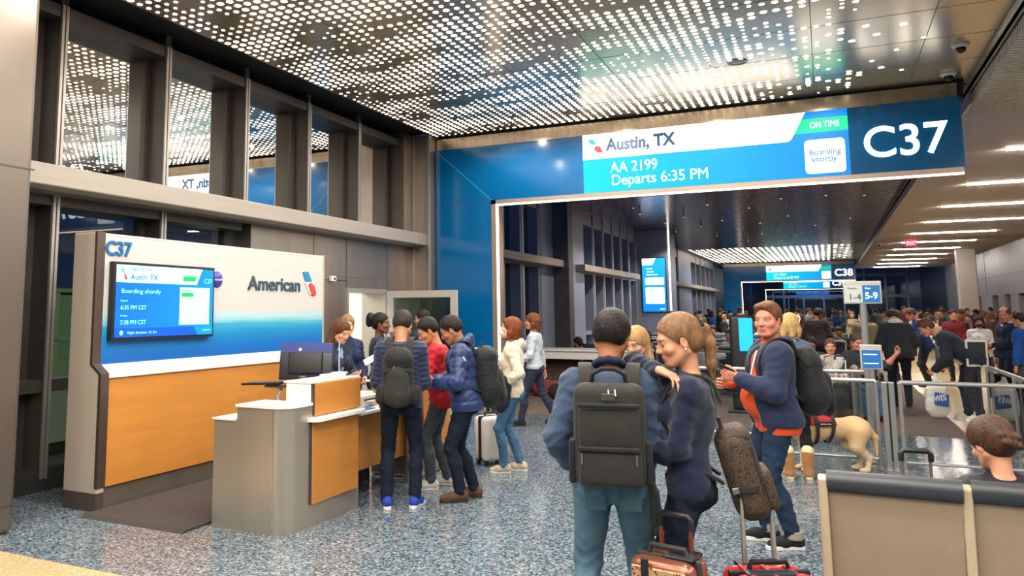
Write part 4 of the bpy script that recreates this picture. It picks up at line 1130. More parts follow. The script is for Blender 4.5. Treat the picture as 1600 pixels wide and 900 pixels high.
def person(label, loc, rz, h=1.75, fig=None, skin='c58f70', lips=None, brow='3a2a1c', iris='3a2a1a', hair=('short', '2a1c14'), top=None, bottom=None, shoes=None, fine=True, step=.0075, group=None, stubble=None, jaw=1., seed=0, mask=None, extra=None, z0=0., hair_vol=1., closed=False):
    """fig: Fig; top: dict(mat, th, hem, end, name, puff, collar); bottom: dict(mat, th, end, name, rise); shoes: dict(up, sole, boot)"""
    f = fig or Fig(); S = h / 1.75
    hs = .0032 if fine else step
    fn = []
    if fine:
        fn.append((f.hc - .115, f.hc + np.array([.115, .135, .05]), .0034))
        for n in 'LR':
            if not f.hand[n].get('hide'): fn.append((f.wr[n] - .11, f.wr[n] + .11, .0045))
    G = Sculpt(step, fn)
    f.torso(G, -.012); 
    for n in 'LR':
        f.arm(G, n, -.003); f.leg(G, n, -.010)
        an, fwd = f.foot_frame(n); b = A3((an[0], an[1], an[2] - .045))
        G.rc(an, b + fwd * .10, .034, .022, .02)
    f.head_solid(G, fine, jaw)
    for n in 'LR': f.hand_solid(G, n, fine or step < .009)
    V, Q = G.build()
    c = face_colors(f, V, skin, lips or skin, brow, iris, stubble, fine, closed)
    body = np_mesh('person', V * S, Q, skin_mat, None, c)
    body.location = (loc[0], loc[1], z0); body.rotation_euler = (0, 0, math.radians(rz))
    tag(body, label, 'person', group)
    def clothes(name, Gc, m, amp, joints, sd):
        V, Q = Gc.build()
        if amp: V = wrinkle(V, Q, amp, seed * 7 + sd, joints=joints)
        return np_mesh(name, V * S, Q, m, body)
    if bottom:
        Gc = Sculpt(step); th = bottom.get('th', .010); tw = .003
        hp = .094 if f.sex == 'm' else .100
        for sg in (-1, 1):
            Gc.rc(f.T(sg * .072 * f.g, .0, .10), f.T(sg * .078 * f.g, -.005, .0), (.084 if f.sex == 'm' else .074) * f.g + tw, hp * f.g + tw, .06)
            Gc.sph(f.T(sg * .074 * f.g, -.055, -.045), .088 * f.g + tw, .05)
        if f.belly: Gc.ell(f.T(0, .04 + f.belly * .4, .10), (.13 + th, .08 + f.belly * .8 + th, .11 + th), f.Rt, .05)
        for n in 'LR': f.leg(Gc, n, th, bottom.get('end', .97), .03, flare=bottom.get('flare', .008))
        Gc.cut(f.T(0, 0, bottom.get('rise', .12)), f.Rt @ A3((0, 0, 1)))
        if abs((f.kn['L'] - f.an['L'])[2]) > .3:
            zc = min(f.an['L'][2], f.an['R'][2]) - .085 + bottom.get('zhem', .045)
            Gc.cut((0, 0, zc), (0, 0, -1))
        js = [f.kn['L'], f.kn['R'], f.an['L'], f.an['R'], f.hip['L'] + A3((0, .05, 0)), f.hip['R'] + A3((0, .05, 0))]
        clothes(bottom.get('name', 'trousers'), Gc, bottom['mat'], bottom.get('amp', .0046), js, 1)
    if top:
        Gc = Sculpt(step); th = top.get('th', .014)
        f.torso(Gc, th, low=top.get('hem', -.1) < -.08)
        if top.get('hem', -.1) < .02:
            for sg in (-1, 1): Gc.rc(f.T(sg * .066 * f.g, 0, .08), f.T(sg * .074 * f.g, -.006, -.16), (.084 if f.sex == 'm' else .074) * f.g + th, (.096 if f.sex == 'm' else .10) * f.g + th, .06)
        for n in 'LR': f.arm(Gc, n, th * .9, top.get('end', .93))
        hem = top.get('hem', -.10)
        Gc.cut(f.T(0, 0, hem), f.Rt @ A3((0, 0, -1)), f.pel - A3((.24, .3, .35)) if hem < .2 else None, f.pel + A3((.24, .3, .25)) if hem < .2 else None)
        if top.get('collar', 1):
            cr = top.get('collar', 1)
            Gc.rc(f.nb + f.Rt @ A3((0, .0, -.05)), f.nb + f.Rt @ A3((0, .006, .012 * cr)), .072 + th * .4, .062 + th * .4, .03)
        Gc.cut(f.nb + f.Rt @ A3((0, .0, -.028 + .030 * top.get('collar', 1))), f.Rt @ A3((0, top.get('vneck', -.35), 1)), f.nb - A3((.105, .12, .06)), f.nb + A3((.105, .14, .2)))
        js = [f.el['L'], f.el['R'], f.wr['L'], f.wr['R'], f.T(0, .1, .05), f.sh['L'] - A3((0, 0, .06)), f.sh['R'] - A3((0, 0, .06))]
        o = clothes(top.get('name', 'jacket'), Gc, top['mat'], top.get('amp', .0042), js, 2)
        if top.get('puff'):
            me = o.data; n_ = len(me.vertices); P = np.empty(n_ * 3, np.float32); me.vertices.foreach_get('co', P); P = P.reshape(-1, 3)
            Nn = np.empty(n_ * 3, np.float32); me.vertices.foreach_get('normal', Nn); Nn = Nn.reshape(-1, 3)
            pitch, amp = top['puff']
            u = ((P / S - f.pel) @ f.Rt)[:, 2].astype(np.float64)
            for n in 'LR':
                for a_, b_, off in ((f.sh[n], f.el[n], 0.), (f.el[n], f.wr[n], .29)):
                    d = b_ - a_; t = ((P / S - a_) @ d) / (d @ d); q = np.linalg.norm(P / S - a_ - np.clip(t, 0, 1)[:, None] * d, axis=1)
                    m_ = (q < .075 + th) & (t > .05); u[m_] = .465 - off - (t[m_] * np.linalg.norm(d))
            w_ = np.abs(np.sin(np.pi * u / pitch)) ** .6 - .6
            P = P + Nn * (amp * w_)[:, None]
            me.vertices.foreach_set('co', P.astype(np.float32).ravel()); me.update()
    if shoes:
        for n in 'LR': add_shoe(f, n, body, shoes['up'], shoes['sole'], .006 if fine else .009, shoes.get('boot', 0.), S, shoes.get('thick', .028), shoes.get('L', .275 if f.sex == 'm' else .25))
    if hair:
        Gh = hair_solid(f, Sculpt(.0042 if fine else step), hair[0], hair_vol)
        V, Q = Gh.build()
        if fine and len(V): V = wrinkle(V, Q, .0016, seed + 3, 2.6)
        if len(V): np_mesh('hair', V * S, Q, hairm(hair[1], hair[1]), body)
    if mask:
        Gm = Sculpt(.0045 if fine else step)
        Gm.ell(f.head_pt(0, .062, -.058), (.062, .056, .053), f.Rh, .01); Gm.rc(f.head_pt(0, .095, -.02), f.head_pt(0, .112, -.04), .012, .016, .02)
        for sg in (-1, 1): Gm.rc(f.head_pt(sg * .052, .06, -.035), f.head_pt(sg * .076, .0, -.015), .006, .004, .006)
        V, Q = Gm.build(); np_mesh('face_mask', V * S, Q, mask, body)
    body['_S'] = S
    return body, f, S
def attach(body, name, G_or_mb, m, S, parent=None, amp=0, seed=0, **k):
    """clothing detail or accessory in the figure's own frame"""
    if isinstance(G_or_mb, MB):
        v = [tuple(A3(p) * S) for p in G_or_mb.v]
        return mesh_obj(name, v, G_or_mb.f, m, parent or body, local=True, mi=G_or_mb.mi, **k)
    V, Q = G_or_mb.build()
    if amp: V = wrinkle(V, Q, amp, seed)
    return np_mesh(name, V * S, Q, m, parent or body)
# ------------------------------------------------------------------ carried things
nylon = cloth('black_nylon', '17181a', .6, .1, (260, .3), (14, .15))
nylon2 = cloth('charcoal_nylon', '26261f', .65, .1, (260, .3), (14, .15))
strap_m = cloth('strap_webbing', '2b2b26', .7, .1, (300, .3), (30, .1))
zip_m = mat('zip_metal', '9c9a94', .35, .9)
def worn(label, cat, body):
    t = thing('backpack', label, cat, body.location, body.rotation_euler.z)
    return t
def frame4(f):
    M = Matrix.Identity(4)
    for i in range(3):
        for j in range(3): M[i][j] = f.Rt[i][j]
        M[i][3] = f.pel[i]
    return M
def lpart(name, mb, m, t, M, S, **k):
    v = [tuple((M @ Vector(p)) * S) for p in mb.v]
    return mesh_obj(name, v, mb.f, m, t, local=True, mi=mb.mi, **k)
def soft(name, t, f, S, solids, m, step=.008, amp=.003, seed=1):
    G = Sculpt(step)
    for a in solids:
        if a[0] == 'e': G.ell(f.T(*a[1]), a[2], f.Rt, a[3] if len(a) > 3 else .03)
        else: G.rc(f.T(*a[1]), f.T(*a[2]), a[3], a[4], a[5] if len(a) > 5 else .03, (f.Rt @ A3((0, 1, 0)), a[6]) if len(a) > 6 else None)
    V, Q = G.build(); V = wrinkle(V, Q, amp, seed, 1.4)
    return np_mesh(name, V * S, Q, m, t)
def straps(t, f, S, top=.45, w_=.055, off=.0, sides=(-1, 1), m=None, back=-.15, bot=.08):
    M = frame4(f)
    for sg in sides:
        sx_ = f.sw * .62 + off
        pts = [(sg * sx_ * .85, back, top - .03), (sg * sx_ * .95, back + .045, top + .075), (sg * sx_, -.01, top + .098), (sg * sx_ * 1.03, .075, top + .05), (sg * sx_ * 1.05, .132, top - .05), (sg * sx_ * 1.1, .138, top - .17), (sg * sx_ * 1.35, .06, top - .29), (sg * sx_ * 1.35, back + .05, bot + .03), (sg * sx_ * 1.1, back, bot)]
        c = []
        for i in range(len(pts) - 1):
            for k in range(4):
                q = k / 4; p0 = pts[max(i - 1, 0)]; p1 = pts[i]; p2 = pts[i + 1]; p3 = pts[min(i + 2, len(pts) - 1)]
                c.append(tuple(.5 * ((2 * p1[j]) + (-p0[j] + p2[j]) * q + (2 * p0[j] - 5 * p1[j] + 4 * p2[j] - p3[j]) * q * q + (-p0[j] + 3 * p1[j] - 3 * p2[j] + p3[j]) * q ** 3) for j in range(3)))
        c.append(pts[-1])
        lpart('shoulder_strap', MB().tube(c, .01, 12, flat=(w_, .016, (1, 0, 0))), m or strap_m, t, M, S, smooth=True)
    return M

# ------------------------------------------------------------------ the people at the counter
so_w = mat('sole_white', 'e6e4de', .6); so_b = mat('sole_dark', '2a2724', .7); up_b = cloth('shoe_black', '1b1b1d', .7); up_wh = cloth('shoe_offwhite', 'd8d2c8', .7)
dark_jean = denim('ink', '1b2230'); blue_jean = denim('mid', '41607f'); grey_jean = denim('grey', '4a4f55'); light_jean = denim('light', '5e7d8c')
navy_puff = cloth('navy_puffer', '1c2545', .55, .2, (200, .15), (8, .08))
HANDS = lambda x, y, z, **k: dict(armL=dict(wrist=(-x, y, z), **k), armR=dict(wrist=(x, y, z), **k))

f1 = Fig(head=(-8, 28, 0), hunch=14, armL=dict(wrist=(-.11, .27, 1.06), pole=(-.55, -1, -.3), curl=.5), armR=dict(wrist=(.10, .27, 1.04), pole=(.55, -1, -.3), curl=.5),
         legL=dict(ankle=(-.125, -.02, .085), toe=14), legR=dict(ankle=(.125, .03, .085), toe=-16), lean=4)
b1, f, S = person('man in a striped navy puffer seen from behind at the gate counter', (-3.50, 6.52), 22, 1.77, f1, skin='b5805e', hair=('short', '2b221d'), top=dict(mat=navy_puff, th=.022, hem=-.06, puff=(.045, .010), amp=.001), bottom=dict(mat=dark_jean), shoes=dict(up=cloth('shoe_royal', '1f3fa8', .6), sole=so_w), seed=1)
t = worn('black daypack on the back of the man in the striped navy puffer', 'backpack', b1)
soft('pack_body', t, f, S, [('c', (0, -.20, .36), (0, -.21, .10), .125, .145, .05, .62), ('e', (0, -.215, .36), (.135, .085, .10)), ('e', (0, -.22, .06), (.155, .10, .11))], nylon, amp=.004)
soft('front_pocket', t, f, S, [('c', (0, -.285, .20), (0, -.295, .06), .10, .115, .03, .42)], nylon2, amp=.003, seed=4)
for sg in (-1, 1): soft('side_pocket', t, f, S, [('c', (sg * .15, -.20, .10), (sg * .155, -.20, .02), .045, .05, .02)], nylon, amp=.002, seed=6)
M = straps(t, f, S, .46, .062, m=nylon2)
lpart('grab_handle', MB().tube([(-.045, -.17, .43), (-.04, -.2, .49), (.04, -.2, .49), (.045, -.17, .43)], .01, 8), strap_m, t, M, S, smooth=True)
lpart('compression_strap', MB().tube([(-.15, -.27, .26), (-.06, -.305, .27), (.06, -.305, .27), (.15, -.27, .26)], .01, 8, flat=(.025, .008, (0, 0, 1))), strap_m, t, M, S)
lpart('zip_pull', MB().tube([(-.03, -.30, .30), (-.03, -.305, .25)], .004, 6), zip_m, t, M, S)

f2 = Fig(head=(12, 30, 0), hunch=12, lean=6, armL=dict(wrist=(-.08, .33, 1.08), pole=(-.8, -.6, -.5), curl=.5), armR=dict(wrist=(.12, .33, 1.05), pole=(.8, -.6, -.5), curl=.5), legL=dict(ankle=(-.11, .10, .085), toe=10), legR=dict(ankle=(.12, -.06, .085), toe=-16))
person('man in a red jacket and grey jeans bent over papers at the counter', (-3.52, 7.42), 112, 1.70, f2, skin='b9805a', hair=('short', '1d1714'), lips='a5614e', closed=True, top=dict(mat=cloth('red_jacket', 'c9202a', .6), th=.022, hem=-.12), bottom=dict(mat=grey_jean), shoes=dict(up=up_wh, sole=so_w), seed=2)

f3 = Fig(head=(-4, 30, 0), hunch=14, lean=5, girth=1.06, armL=dict(wrist=(-.16, .28, 1.10), pole=(-.7, -.8, -.5), curl=.6), armR=dict(wrist=(.10, .30, 1.10), pole=(.8, -.6, -.5), curl=.6), legL=dict(ankle=(-.10, .05, .085), toe=10), legR=dict(ankle=(.10, -.08, .085), toe=-10))
shiny_navy = cloth('shiny_navy', '1b3262', .38, .1, (120, .2), (8, .1), .5)
b3, f, S = person('man in a shiny hooded navy puffer and brown shoes facing the counter', (-3.10, 7.06), 112, 1.72, f3, skin='a8714f', hair=('short', '221a16'), lips='8f5544', closed=True, top=dict(mat=shiny_navy, th=.030, hem=-.10, puff=(.10, .010), amp=.005), bottom=dict(mat=dark_jean), shoes=dict(up=cloth('shoe_brown', '5b3a26', .6), sole=so_b), seed=3, jaw=1.03)
G = Sculpt(.007); G.rc(f.nb + f.Rt @ A3((-.07, -.03, -.0)), f.nb + f.Rt @ A3((.07, -.03, -.0)), .05, .05, .03).rc(f.nb + f.Rt @ A3((0, -.08, -.03)), f.nb + f.Rt @ A3((0, -.09, .05)), .055, .045, .04).rc(f.nb + f.Rt @ A3((-.06, -.06, .03)), f.nb + f.Rt @ A3((-.055, .06, -.01)), .03, .022, .03).rc(f.nb + f.Rt @ A3((.06, -.06, .03)), f.nb + f.Rt @ A3((.055, .06, -.01)), .03, .022, .03)
attach(b3, 'hood', G, shiny_navy, S, amp=.004, seed=3)
o = attach(b3, 'chest_patch', MB().prism([(0, .028), (-.024, -.02), (.024, -.02)], 'x', -.262, -.252), mat('patch_white', 'e8e0da', .6), S)
o.location = (0, .0, 1.33 * S)
t = worn('black backpack on the man in the shiny navy puffer', 'backpack', b3)
soft('pack_body', t, f, S, [('c', (0, -.23, .36), (0, -.24, .06), .14, .16, .05, .9), ('e', (0, -.25, .40), (.13, .11, .08)), ('e', (0, -.27, .10), (.15, .13, .13))], nylon, amp=.004, seed=9)
soft('front_pocket', t, f, S, [('c', (0, -.36, .18), (0, -.37, .04), .09, .10, .03, .4)], nylon2, amp=.003, seed=5)
M = straps(t, f, S, .46, .06, .01, m=nylon)
lpart('zip_line', MB().tube([(-.11, -.335, .16), (-.11, -.35, .30), (0, -.355, .40), (.11, -.35, .30), (.11, -.335, .16)], .004, 6), zip_m, t, M, S)
lpart('grab_handle', MB().tube([(-.04, -.19, .46), (-.035, -.22, .53), (.035, -.22, .53), (.04, -.19, .46)], .01, 8), strap_m, t, M, S, smooth=True)

f4 = Fig('f', head=(-6, -12, 0), armL=dict(wrist=(-.20, .10, .98), pole=(-.5, -1, 0), curl=.6), armR=dict(wrist=(.16, .20, 1.0), pole=(.6, -1, 0), curl=.6), legL=dict(ankle=(-.08, .10, .085), toe=6), legR=dict(ankle=(.09, -.08, .085), toe=-10), hunch=2)
cream = cloth('cream_fleece', 'd8ccb4', .9, .3, (90, .3))
b4, f, S = person('woman in a cream hoodie and white mask with short auburn hair', (-3.14, 8.45), 108, 1.67, f4, skin='d9ab8c', hair=('bob', '7a3d1f'), top=dict(mat=cream, th=.022, hem=-.08), bottom=dict(mat=denim('sky', '4d7391'), th=.004), shoes=dict(up=cloth('shoe_sand', 'c9b9a3', .7), sole=so_w), mask=mat('mask_white', 'e6d9d3', .8), seed=4)
G = Sculpt(.006); G.ell(f.nb + f.Rt @ A3((0, -.085, -.03)), (.10, .055, .085), f.Rt @ Rx(18), .02).rc(f.nb + f.Rt @ A3((-.075, -.04, .0)), f.nb + f.Rt @ A3((-.05, .06, -.03)), .032, .02, .03).rc(f.nb + f.Rt @ A3((.075, -.04, .0)), f.nb + f.Rt @ A3((.05, .06, -.03)), .032, .02, .03)
attach(b4, 'hood', G, cream, S, amp=.003, seed=8)
t = thing('folded_jacket', 'dark jacket hung over the forearm of the woman in the cream hoodie', 'jacket', b4.location, b4.rotation_euler.z)
G = Sculpt(.008); G.rc((-.24, .10, 1.04), (-.23, .16, .99), .07, .06, .04).rc((-.25, .12, 1.0), (-.25, .12, .74), .065, .05, .04, ((1, 0, 0), .5)).rc((-.25, .05, .98), (-.25, .07, .80), .055, .05, .04, ((1, 0, 0), .5))
V, Q = G.build(); np_mesh('cloth_body', wrinkle(V, Q, .007, 4) * S, Q, cloth('dark_jacket', '1e2026'), t)

f5 = Fig('f', head=(0, 24, 0), hunch=12, lean=6, armL=dict(wrist=(-.10, .30, 1.08), pole=(-.8, -.7, -.4), curl=.4), armR=dict(wrist=(.08, .33, 1.12), pole=(.8, -.7, -.4), palm=(0, 0, 1), curl=.4))
uni = cloth('navy_uniform', '1d2238', .7, .1)
def scarf(b, f, S, w_=.03):
    G = Sculpt(.005)
    G.rc(f.nb + f.Rt @ A3((-.045, .045, -.03)), f.nb + f.Rt @ A3((0, .095, -.09)), .018, .018, .02).rc(f.nb + f.Rt @ A3((.045, .045, -.03)), f.nb + f.Rt @ A3((0, .095, -.09)), .018, .018, .02).rc(f.nb + f.Rt @ A3((0, .10, -.09)), f.nb + f.Rt @ A3((.01, .135, -.26)), w_, w_ * 1.3, .02, (f.Rt @ A3((0, 1, 0)), .4))
    attach(b, 'neck_scarf', G, cloth('scarf', '8fa3c4', .6, noise=(26, .8, (1, 1, 1))), S, amp=.003)
b5, f, S = person('long-haired gate agent in navy uniform reading a paper behind the monitor', (-4.72, 7.25), -100, 1.66, f5, skin='cf9b7b', hair=('long', '5b3820'), lips='b0604f', closed=True, top=dict(mat=uni, th=.016, hem=-.12), bottom=dict(mat=uni), shoes=dict(up=up_b, sole=so_b, L=.25), seed=5, z0=.023)
scarf(b5, f, S)
o = tag(part('paper_slip', MB().box((-.09, 0, -.001), (.09, .12, .001)), MATS['paper']), 'white slip of paper held by the long-haired gate agent', 'paper')
o.location = (-4.28, 7.18, 1.22); o.rotation_euler = (.5, .25, -.9)
f6 = Fig('f', head=(-25, 4, 0), armL=dict(wrist=(-.15, .22, .98), curl=.5))
b6, f, S = person('blonde gate agent with a name badge standing before the lit doorway', (-5.22, 8.35), -125, 1.70, f6, skin='d3a182', hair=('pulled', '8c6a45'), lips='b0695c', top=dict(mat=cloth('navy_pattern', '20284a', .7, noise=(34, .5)), th=.016, hem=-.10), bottom=dict(mat=uni), shoes=dict(up=up_b, sole=so_b), seed=6)
attach(b6, 'name_badge', MB().box((.05, .128, 1.18), (.10, .136, 1.25)), mat('badge_card', 'd8dfe4', .5), S)
f7 = Fig('f', head=(-8, 2, 0), armL=dict(wrist=(-.04, .19, 1.40), pole=(-.8, .1, -1), dir=(.1, .1, 1), palm=(.3, -1, 0), curl=.6), armR=dict(wrist=(.06, .20, 1.38), pole=(.8, .1, -1), dir=(-.1, .1, 1), palm=(-.3, -1, 0), curl=.6))
person('gate agent with a black puff ponytail holding both hands near her mouth', (-4.98, 8.72), -62, 1.72, f7, skin='6b4330', hair=('puff', '120e0d'), lips='5c2f28', top=dict(mat=uni, th=.016, hem=-.12), bottom=dict(mat=uni), shoes=dict(up=up_b, sole=so_b), seed=7)
person('dark-haired man in a navy jacket standing by the open door leaf', (-5.30, 10.6), 60, 1.76, Fig(head=(40, 5, 0)), skin='bd8c6c', hair=('short', '1c1512'), top=dict(mat=uni, th=.018), bottom=dict(mat=uni), shoes=dict(up=up_b, sole=so_b), seed=8)
person('passer-by in a pale striped shirt and dark slacks striding behind the cream hoodie', (-4.05, 11.9), 100, 1.70, Fig('f', head=(0, 0, 0), armL=dict(wrist=(-.2, .25, .98), curl=.5), armR=dict(wrist=(.2, -.12, .84)), legL=dict(ankle=(-.08, .22, .085)), legR=dict(ankle=(.09, -.30, .11))), skin='c58f70', hair=('bob', '6b3a22'), top=dict(mat=cloth('pale_stripe', 'b9c2c9', .8, noise=(40, .3, (.2, .2, 3))), th=.02, hem=-.04), bottom=dict(mat=cloth('slate_slacks', '2a2f44')), shoes=dict(up=up_b, sole=so_b), seed=9)

# ------------------------------------------------------------------ the queue in front
f9 = Fig(head=(-14, 14, 6), hunch=6, lean=2, girth=1.06, sw=.175, armL=dict(wrist=(-.22, .14, .95), pole=(-.5, -1, -.1), curl=.5), armR=dict(wrist=(.20, .22, 1.0), pole=(.25, -1, -.1), curl=.4), legL=dict(ankle=(-.15, .0, .085), toe=16), legR=dict(ankle=(.12, .06, .085), toe=-10))
denim_shirt = cloth('denim_shirt', '3d4d66', .85, .15, (300, .25), (7, .14))
b9, f, S = person('broad man in a denim shirt and faded jeans seen from behind in front', (-1.0, 4.10), 12, 1.75, f9, skin='a86c4a', hair=('short', '1e1814'), top=dict(mat=denim_shirt, th=.018, hem=-.06), bottom=dict(mat=light_jean, th=.016), shoes=dict(up=up_b, sole=so_b), seed=11, hair_vol=1.2)
G = Sculpt(.006)
for k in range(10):
    a0, a1 = k * 36, (k + 1) * 36
    pt = lambda a: f.nb + f.Rt @ A3((.066 * math.sin(math.radians(a)), -.005 + .070 * math.cos(math.radians(a)), .008 - .03 * math.cos(math.radians(a))))
    G.rc(pt(a0), pt(a1), .017, .017, .015)
attach(b9, 'shirt_collar', G, cloth('navy_collar', '1e2940', .8), S)
for sg in (-1, 1):
    attach(b9, 'back_pocket', MB().rbox(tuple(f.pel + A3((sg * .082, -.142, -.075))), (.105, .012, .125), .005, seg=2), denim('pocket', '56727f'), S)
t = worn('large black business backpack on the man in the denim shirt', 'backpack', b9)
M = frame4(f)
lpart('pack_body', MB().rbox((0, -.225, .225), (.335, .165, .48), .055, seg=5), nylon2, t, M, S, smooth='all')
lpart('front_pocket', MB().rbox((0, -.315, .255), (.28, .05, .20), .02, seg=3), nylon2, t, M, S, smooth='all')
lpart('front_pocket', MB().rbox((0, -.322, .085), (.285, .065, .17), .025, seg=3), nylon2, t, M, S, smooth='all')
lpart('pocket_flap', MB().rbox((0, -.345, .365), (.285, .02, .022), .008), nylon, t, M, S)
lpart('pocket_flap', MB().rbox((0, -.355, .168), (.285, .02, .024), .008), nylon, t, M, S)
for sg in (-1, 1): lpart('side_pocket', MB().rbox((sg * .175, -.22, .10), (.035, .12, .20), .012), nylon, t, M, S, smooth='all')
lpart('logo_plate', MB().rbox((.0, -.342, .405), (.062, .006, .032), .003), mat('plate_bronze', '6b675a', .35, .8), t, M, S)
lpart('grab_handle', MB().tube([(-.085, -.20, .45), (-.075, -.22, .505), (-.03, -.23, .53), (.03, -.23, .53), (.075, -.22, .505), (.085, -.20, .45)], .011, 8), nylon, t, M, S, smooth=True)
for x, z in ((.0, .435), (.03, .437)): lpart('zip_pull', MB().tube([(x, -.30, z), (x + .004, -.312, z - .03)], .005, 6), zip_m, t, M, S)
for x in (-.125, .12): lpart('zip_pull', MB().tube([(x, -.36, .15), (x, -.366, .10)], .004, 6), zip_m, t, M, S)
straps(t, f, S, .45, .07, .012, m=nylon2, back=-.16, bot=.02)
lpart('strap_tail', MB().tube([(.17, -.14, .06), (.185, -.12, -.05), (.18, -.115, -.20)], .01, 8, flat=(.028, .005, (1, 0, 0))), strap_m, t, M, S)

f10 = Fig('f', head=(10, 15, 0), hunch=4, lean=-2, armR=dict(wrist=(-.115, .115, 1.47), pole=(.55, 1, .35), dir=(-.55, -.75, -.28), palm=(-.1, 0, -1), curl=.28, thumb=.2), armL=dict(wrist=(-.06, .27, 1.03), pole=(-.6, -1, -.2), curl=.45), legL=dict(ankle=(-.09, -.02, .085), toe=4), legR=dict(ankle=(.08, .07, .085), toe=-8), girth=.90)
navy_knit = cloth('navy_knit', '141c36', .9, .25, (200, .3), (12, .1))
b10, f, S = person('woman in a navy sweater with a blonde ponytail, one hand on her shoulder', (-.655, 4.22), 100, 1.73, f10, skin='cb9273', hair=('ponytail', '7d5c3e'), lips='b0655a', closed=True, top=dict(mat=navy_knit, th=.014, hem=-.07, collar=.7), bottom=dict(mat=dark_jean, th=.003), shoes=dict(up=up_b, sole=so_b), seed=12)
o = attach(b10, 'hair_tie', MB().lathe([(.022, -.008), (.030, -.006), (.030, .006), (.022, .008)], (0, 0, 0), 16, axis='y'), blk_plastic, S)
o.location = Vector(f.head_pt(0, -.128, .047) * S); o.rotation_euler = (0, 0, math.radians(14))
e_ = f.head_pt(-.084, -.008, -.042)
attach(b10, 'earring', MB().lathe([(.0005, -.006), (.006, -.002), (.006, .002), (.0005, .006)], tuple(e_), 10), mat('pearl', 'f1ece2', .2), S, smooth='all')
t = worn('brown leopard print backpack hanging behind the woman in the navy sweater', 'backpack', b10)
leo = bpy.data.materials.new('leopard_print'); leo.use_nodes = True
def _leo():
    nt = leo.node_tree; N = nt.nodes; L = nt.links; b = N['Principled BSDF']
    tc = N.new('ShaderNodeTexCoord'); v = N.new('ShaderNodeTexVoronoi'); v.inputs['Scale'].default_value = 62; v.inputs['Randomness'].default_value = .9
    L.new(tc.outputs['Object'], v.inputs['Vector'])
    cr = N.new('ShaderNodeValToRGB'); e = cr.color_ramp.elements
    e[0].position = .0; e[0].color = lin('6b5238') + (1,); e[1].position = .40; e[1].color = lin('120e0c') + (1,)
    q = e.new(.26); q.color = lin('5a4430') + (1,); q = e.new(.34); q.color = lin('120e0c') + (1,); q = e.new(.60); q.color = lin('4a3828') + (1,)
    L.new(v.outputs['Distance'], cr.inputs[0]); L.new(cr.outputs[0], b.inputs['Base Color']); b.inputs['Roughness'].default_value = .7
_leo()
M = frame4(f)
Mp = M @ Matrix.Translation((0, -.25, .06)) @ Matrix.Rotation(math.radians(-17), 4, 'X')
lpart('pack_body', MB().rbox((0, 0, 0), (.30, .17, .43), .075, seg=6), leo, t, Mp, S, smooth='all')
lpart('top_flap', MB().rbox((0, -.01, .175), (.27, .15, .10), .05, seg=5), leo, t, Mp, S, smooth='all')
lpart('front_pocket', MB().rbox((0, -.09, -.085), (.25, .06, .19), .028, seg=4), leo, t, Mp, S, smooth='all')
lpart('zip_line', MB().tube([(-.13, -.06, -.1), (-.125, -.07, .12), (-.06, -.075, .19), (.06, -.075, .19), (.125, -.07, .12), (.13, -.06, -.1)], .005, 6), nylon2, t, Mp, S)
for sg in (-1, 1): lpart('side_strap', MB().tube([(sg * .152, -.04, -.06), (sg * .156, .0, -.06), (sg * .152, .05, -.05)], .01, 8, flat=(.03, .006, (0, 0, 1))), nylon2, t, Mp, S)
lpart('clip', MB().rbox((-.155, .06, -.05), (.02, .03, .03), .005), zip_m, t, Mp, S)
straps(t, f, S, .42, .045, m=nylon2, back=-.15, bot=.02)
lpart('grab_handle', MB().tube([(-.04, .03, .21), (-.035, .03, .27), (.035, .03, .27), (.04, .03, .21)], .009, 8), nylon2, t, Mp, S, smooth=True)

f11 = Fig('f', head=(10, 20, 0), hunch=8, armL=dict(wrist=(-.15, .25, 1.05), curl=.5), armR=dict(wrist=(.15, .3, 1.1), curl=.5))
blk_jk = cloth('black_jacket', '17191b', .7, .1)
person('blonde person in a black jacket and black trousers half hidden behind the denim shirt', (-1.36, 6.62), 150, 1.62, f11, skin='d09c80', hair=('long', 'b08a5a'), lips='b0695c', top=dict(mat=blk_jk, th=.028, hem=-.12), bottom=dict(mat=blk_jk), shoes=dict(up=up_b, sole=so_w), seed=13)

f12 = Fig(head=(46, 2, 0), girth=1.12, belly=.055, sw=.168, armL=dict(wrist=(-.13, .28, 1.20), pole=(-.6, -.6, -1), dir=(.1, .9, .25), palm=(.9, -.1, .4), curl=.55, thumb=.6), armR=dict(wrist=(.12, .30, 1.14), pole=(.7, -.6, -.8), curl=.5), legL=dict(ankle=(-.10, -.05, .085), toe=4), legR=dict(ankle=(.11, .05, .085), toe=-14))
navy_jk = cloth('navy_jacket', '1f2b47', .75, .15, (220, .2), (9, .1))
orange = cloth('orange_shirt', 'e2501c', .7, .1)
b12, f, S = person('man in an open navy jacket over an orange shirt looking round with his phone', (-.40, 6.76), 112, 1.80, f12, skin='d28b6e', hair=('short_side', '6b4428'), lips='b8605a', brow='8a5a3a', iris='4a5a6a', top=dict(mat=orange, name='shirt', th=.012, hem=-.13), bottom=dict(mat=denim('deep', '24364c'), th=.012), shoes=dict(up=up_b, sole=so_w), seed=14, jaw=1.06)
G = Sculpt(.0075); f.torso(G, .026)
for sg in (-1, 1): G.rc(f.T(sg * .070, 0, .10), f.T(sg * .082, -.006, -.12), .122, .126, .06)
for n in 'LR': f.arm(G, n, .026, .94)
G.cut(f.T(0, 0, -.075), f.Rt @ A3((0, 0, -1)), f.pel - A3((.24, .3, .35)), f.pel + A3((.24, .3, .25)))
G.ell(f.T(-.01, .27, .06), (.135, .22, .34), f.Rt, .01, sub=True); G.ell(f.T(0, .2, .32), (.06, .16, .26), f.Rt, .01, sub=True)
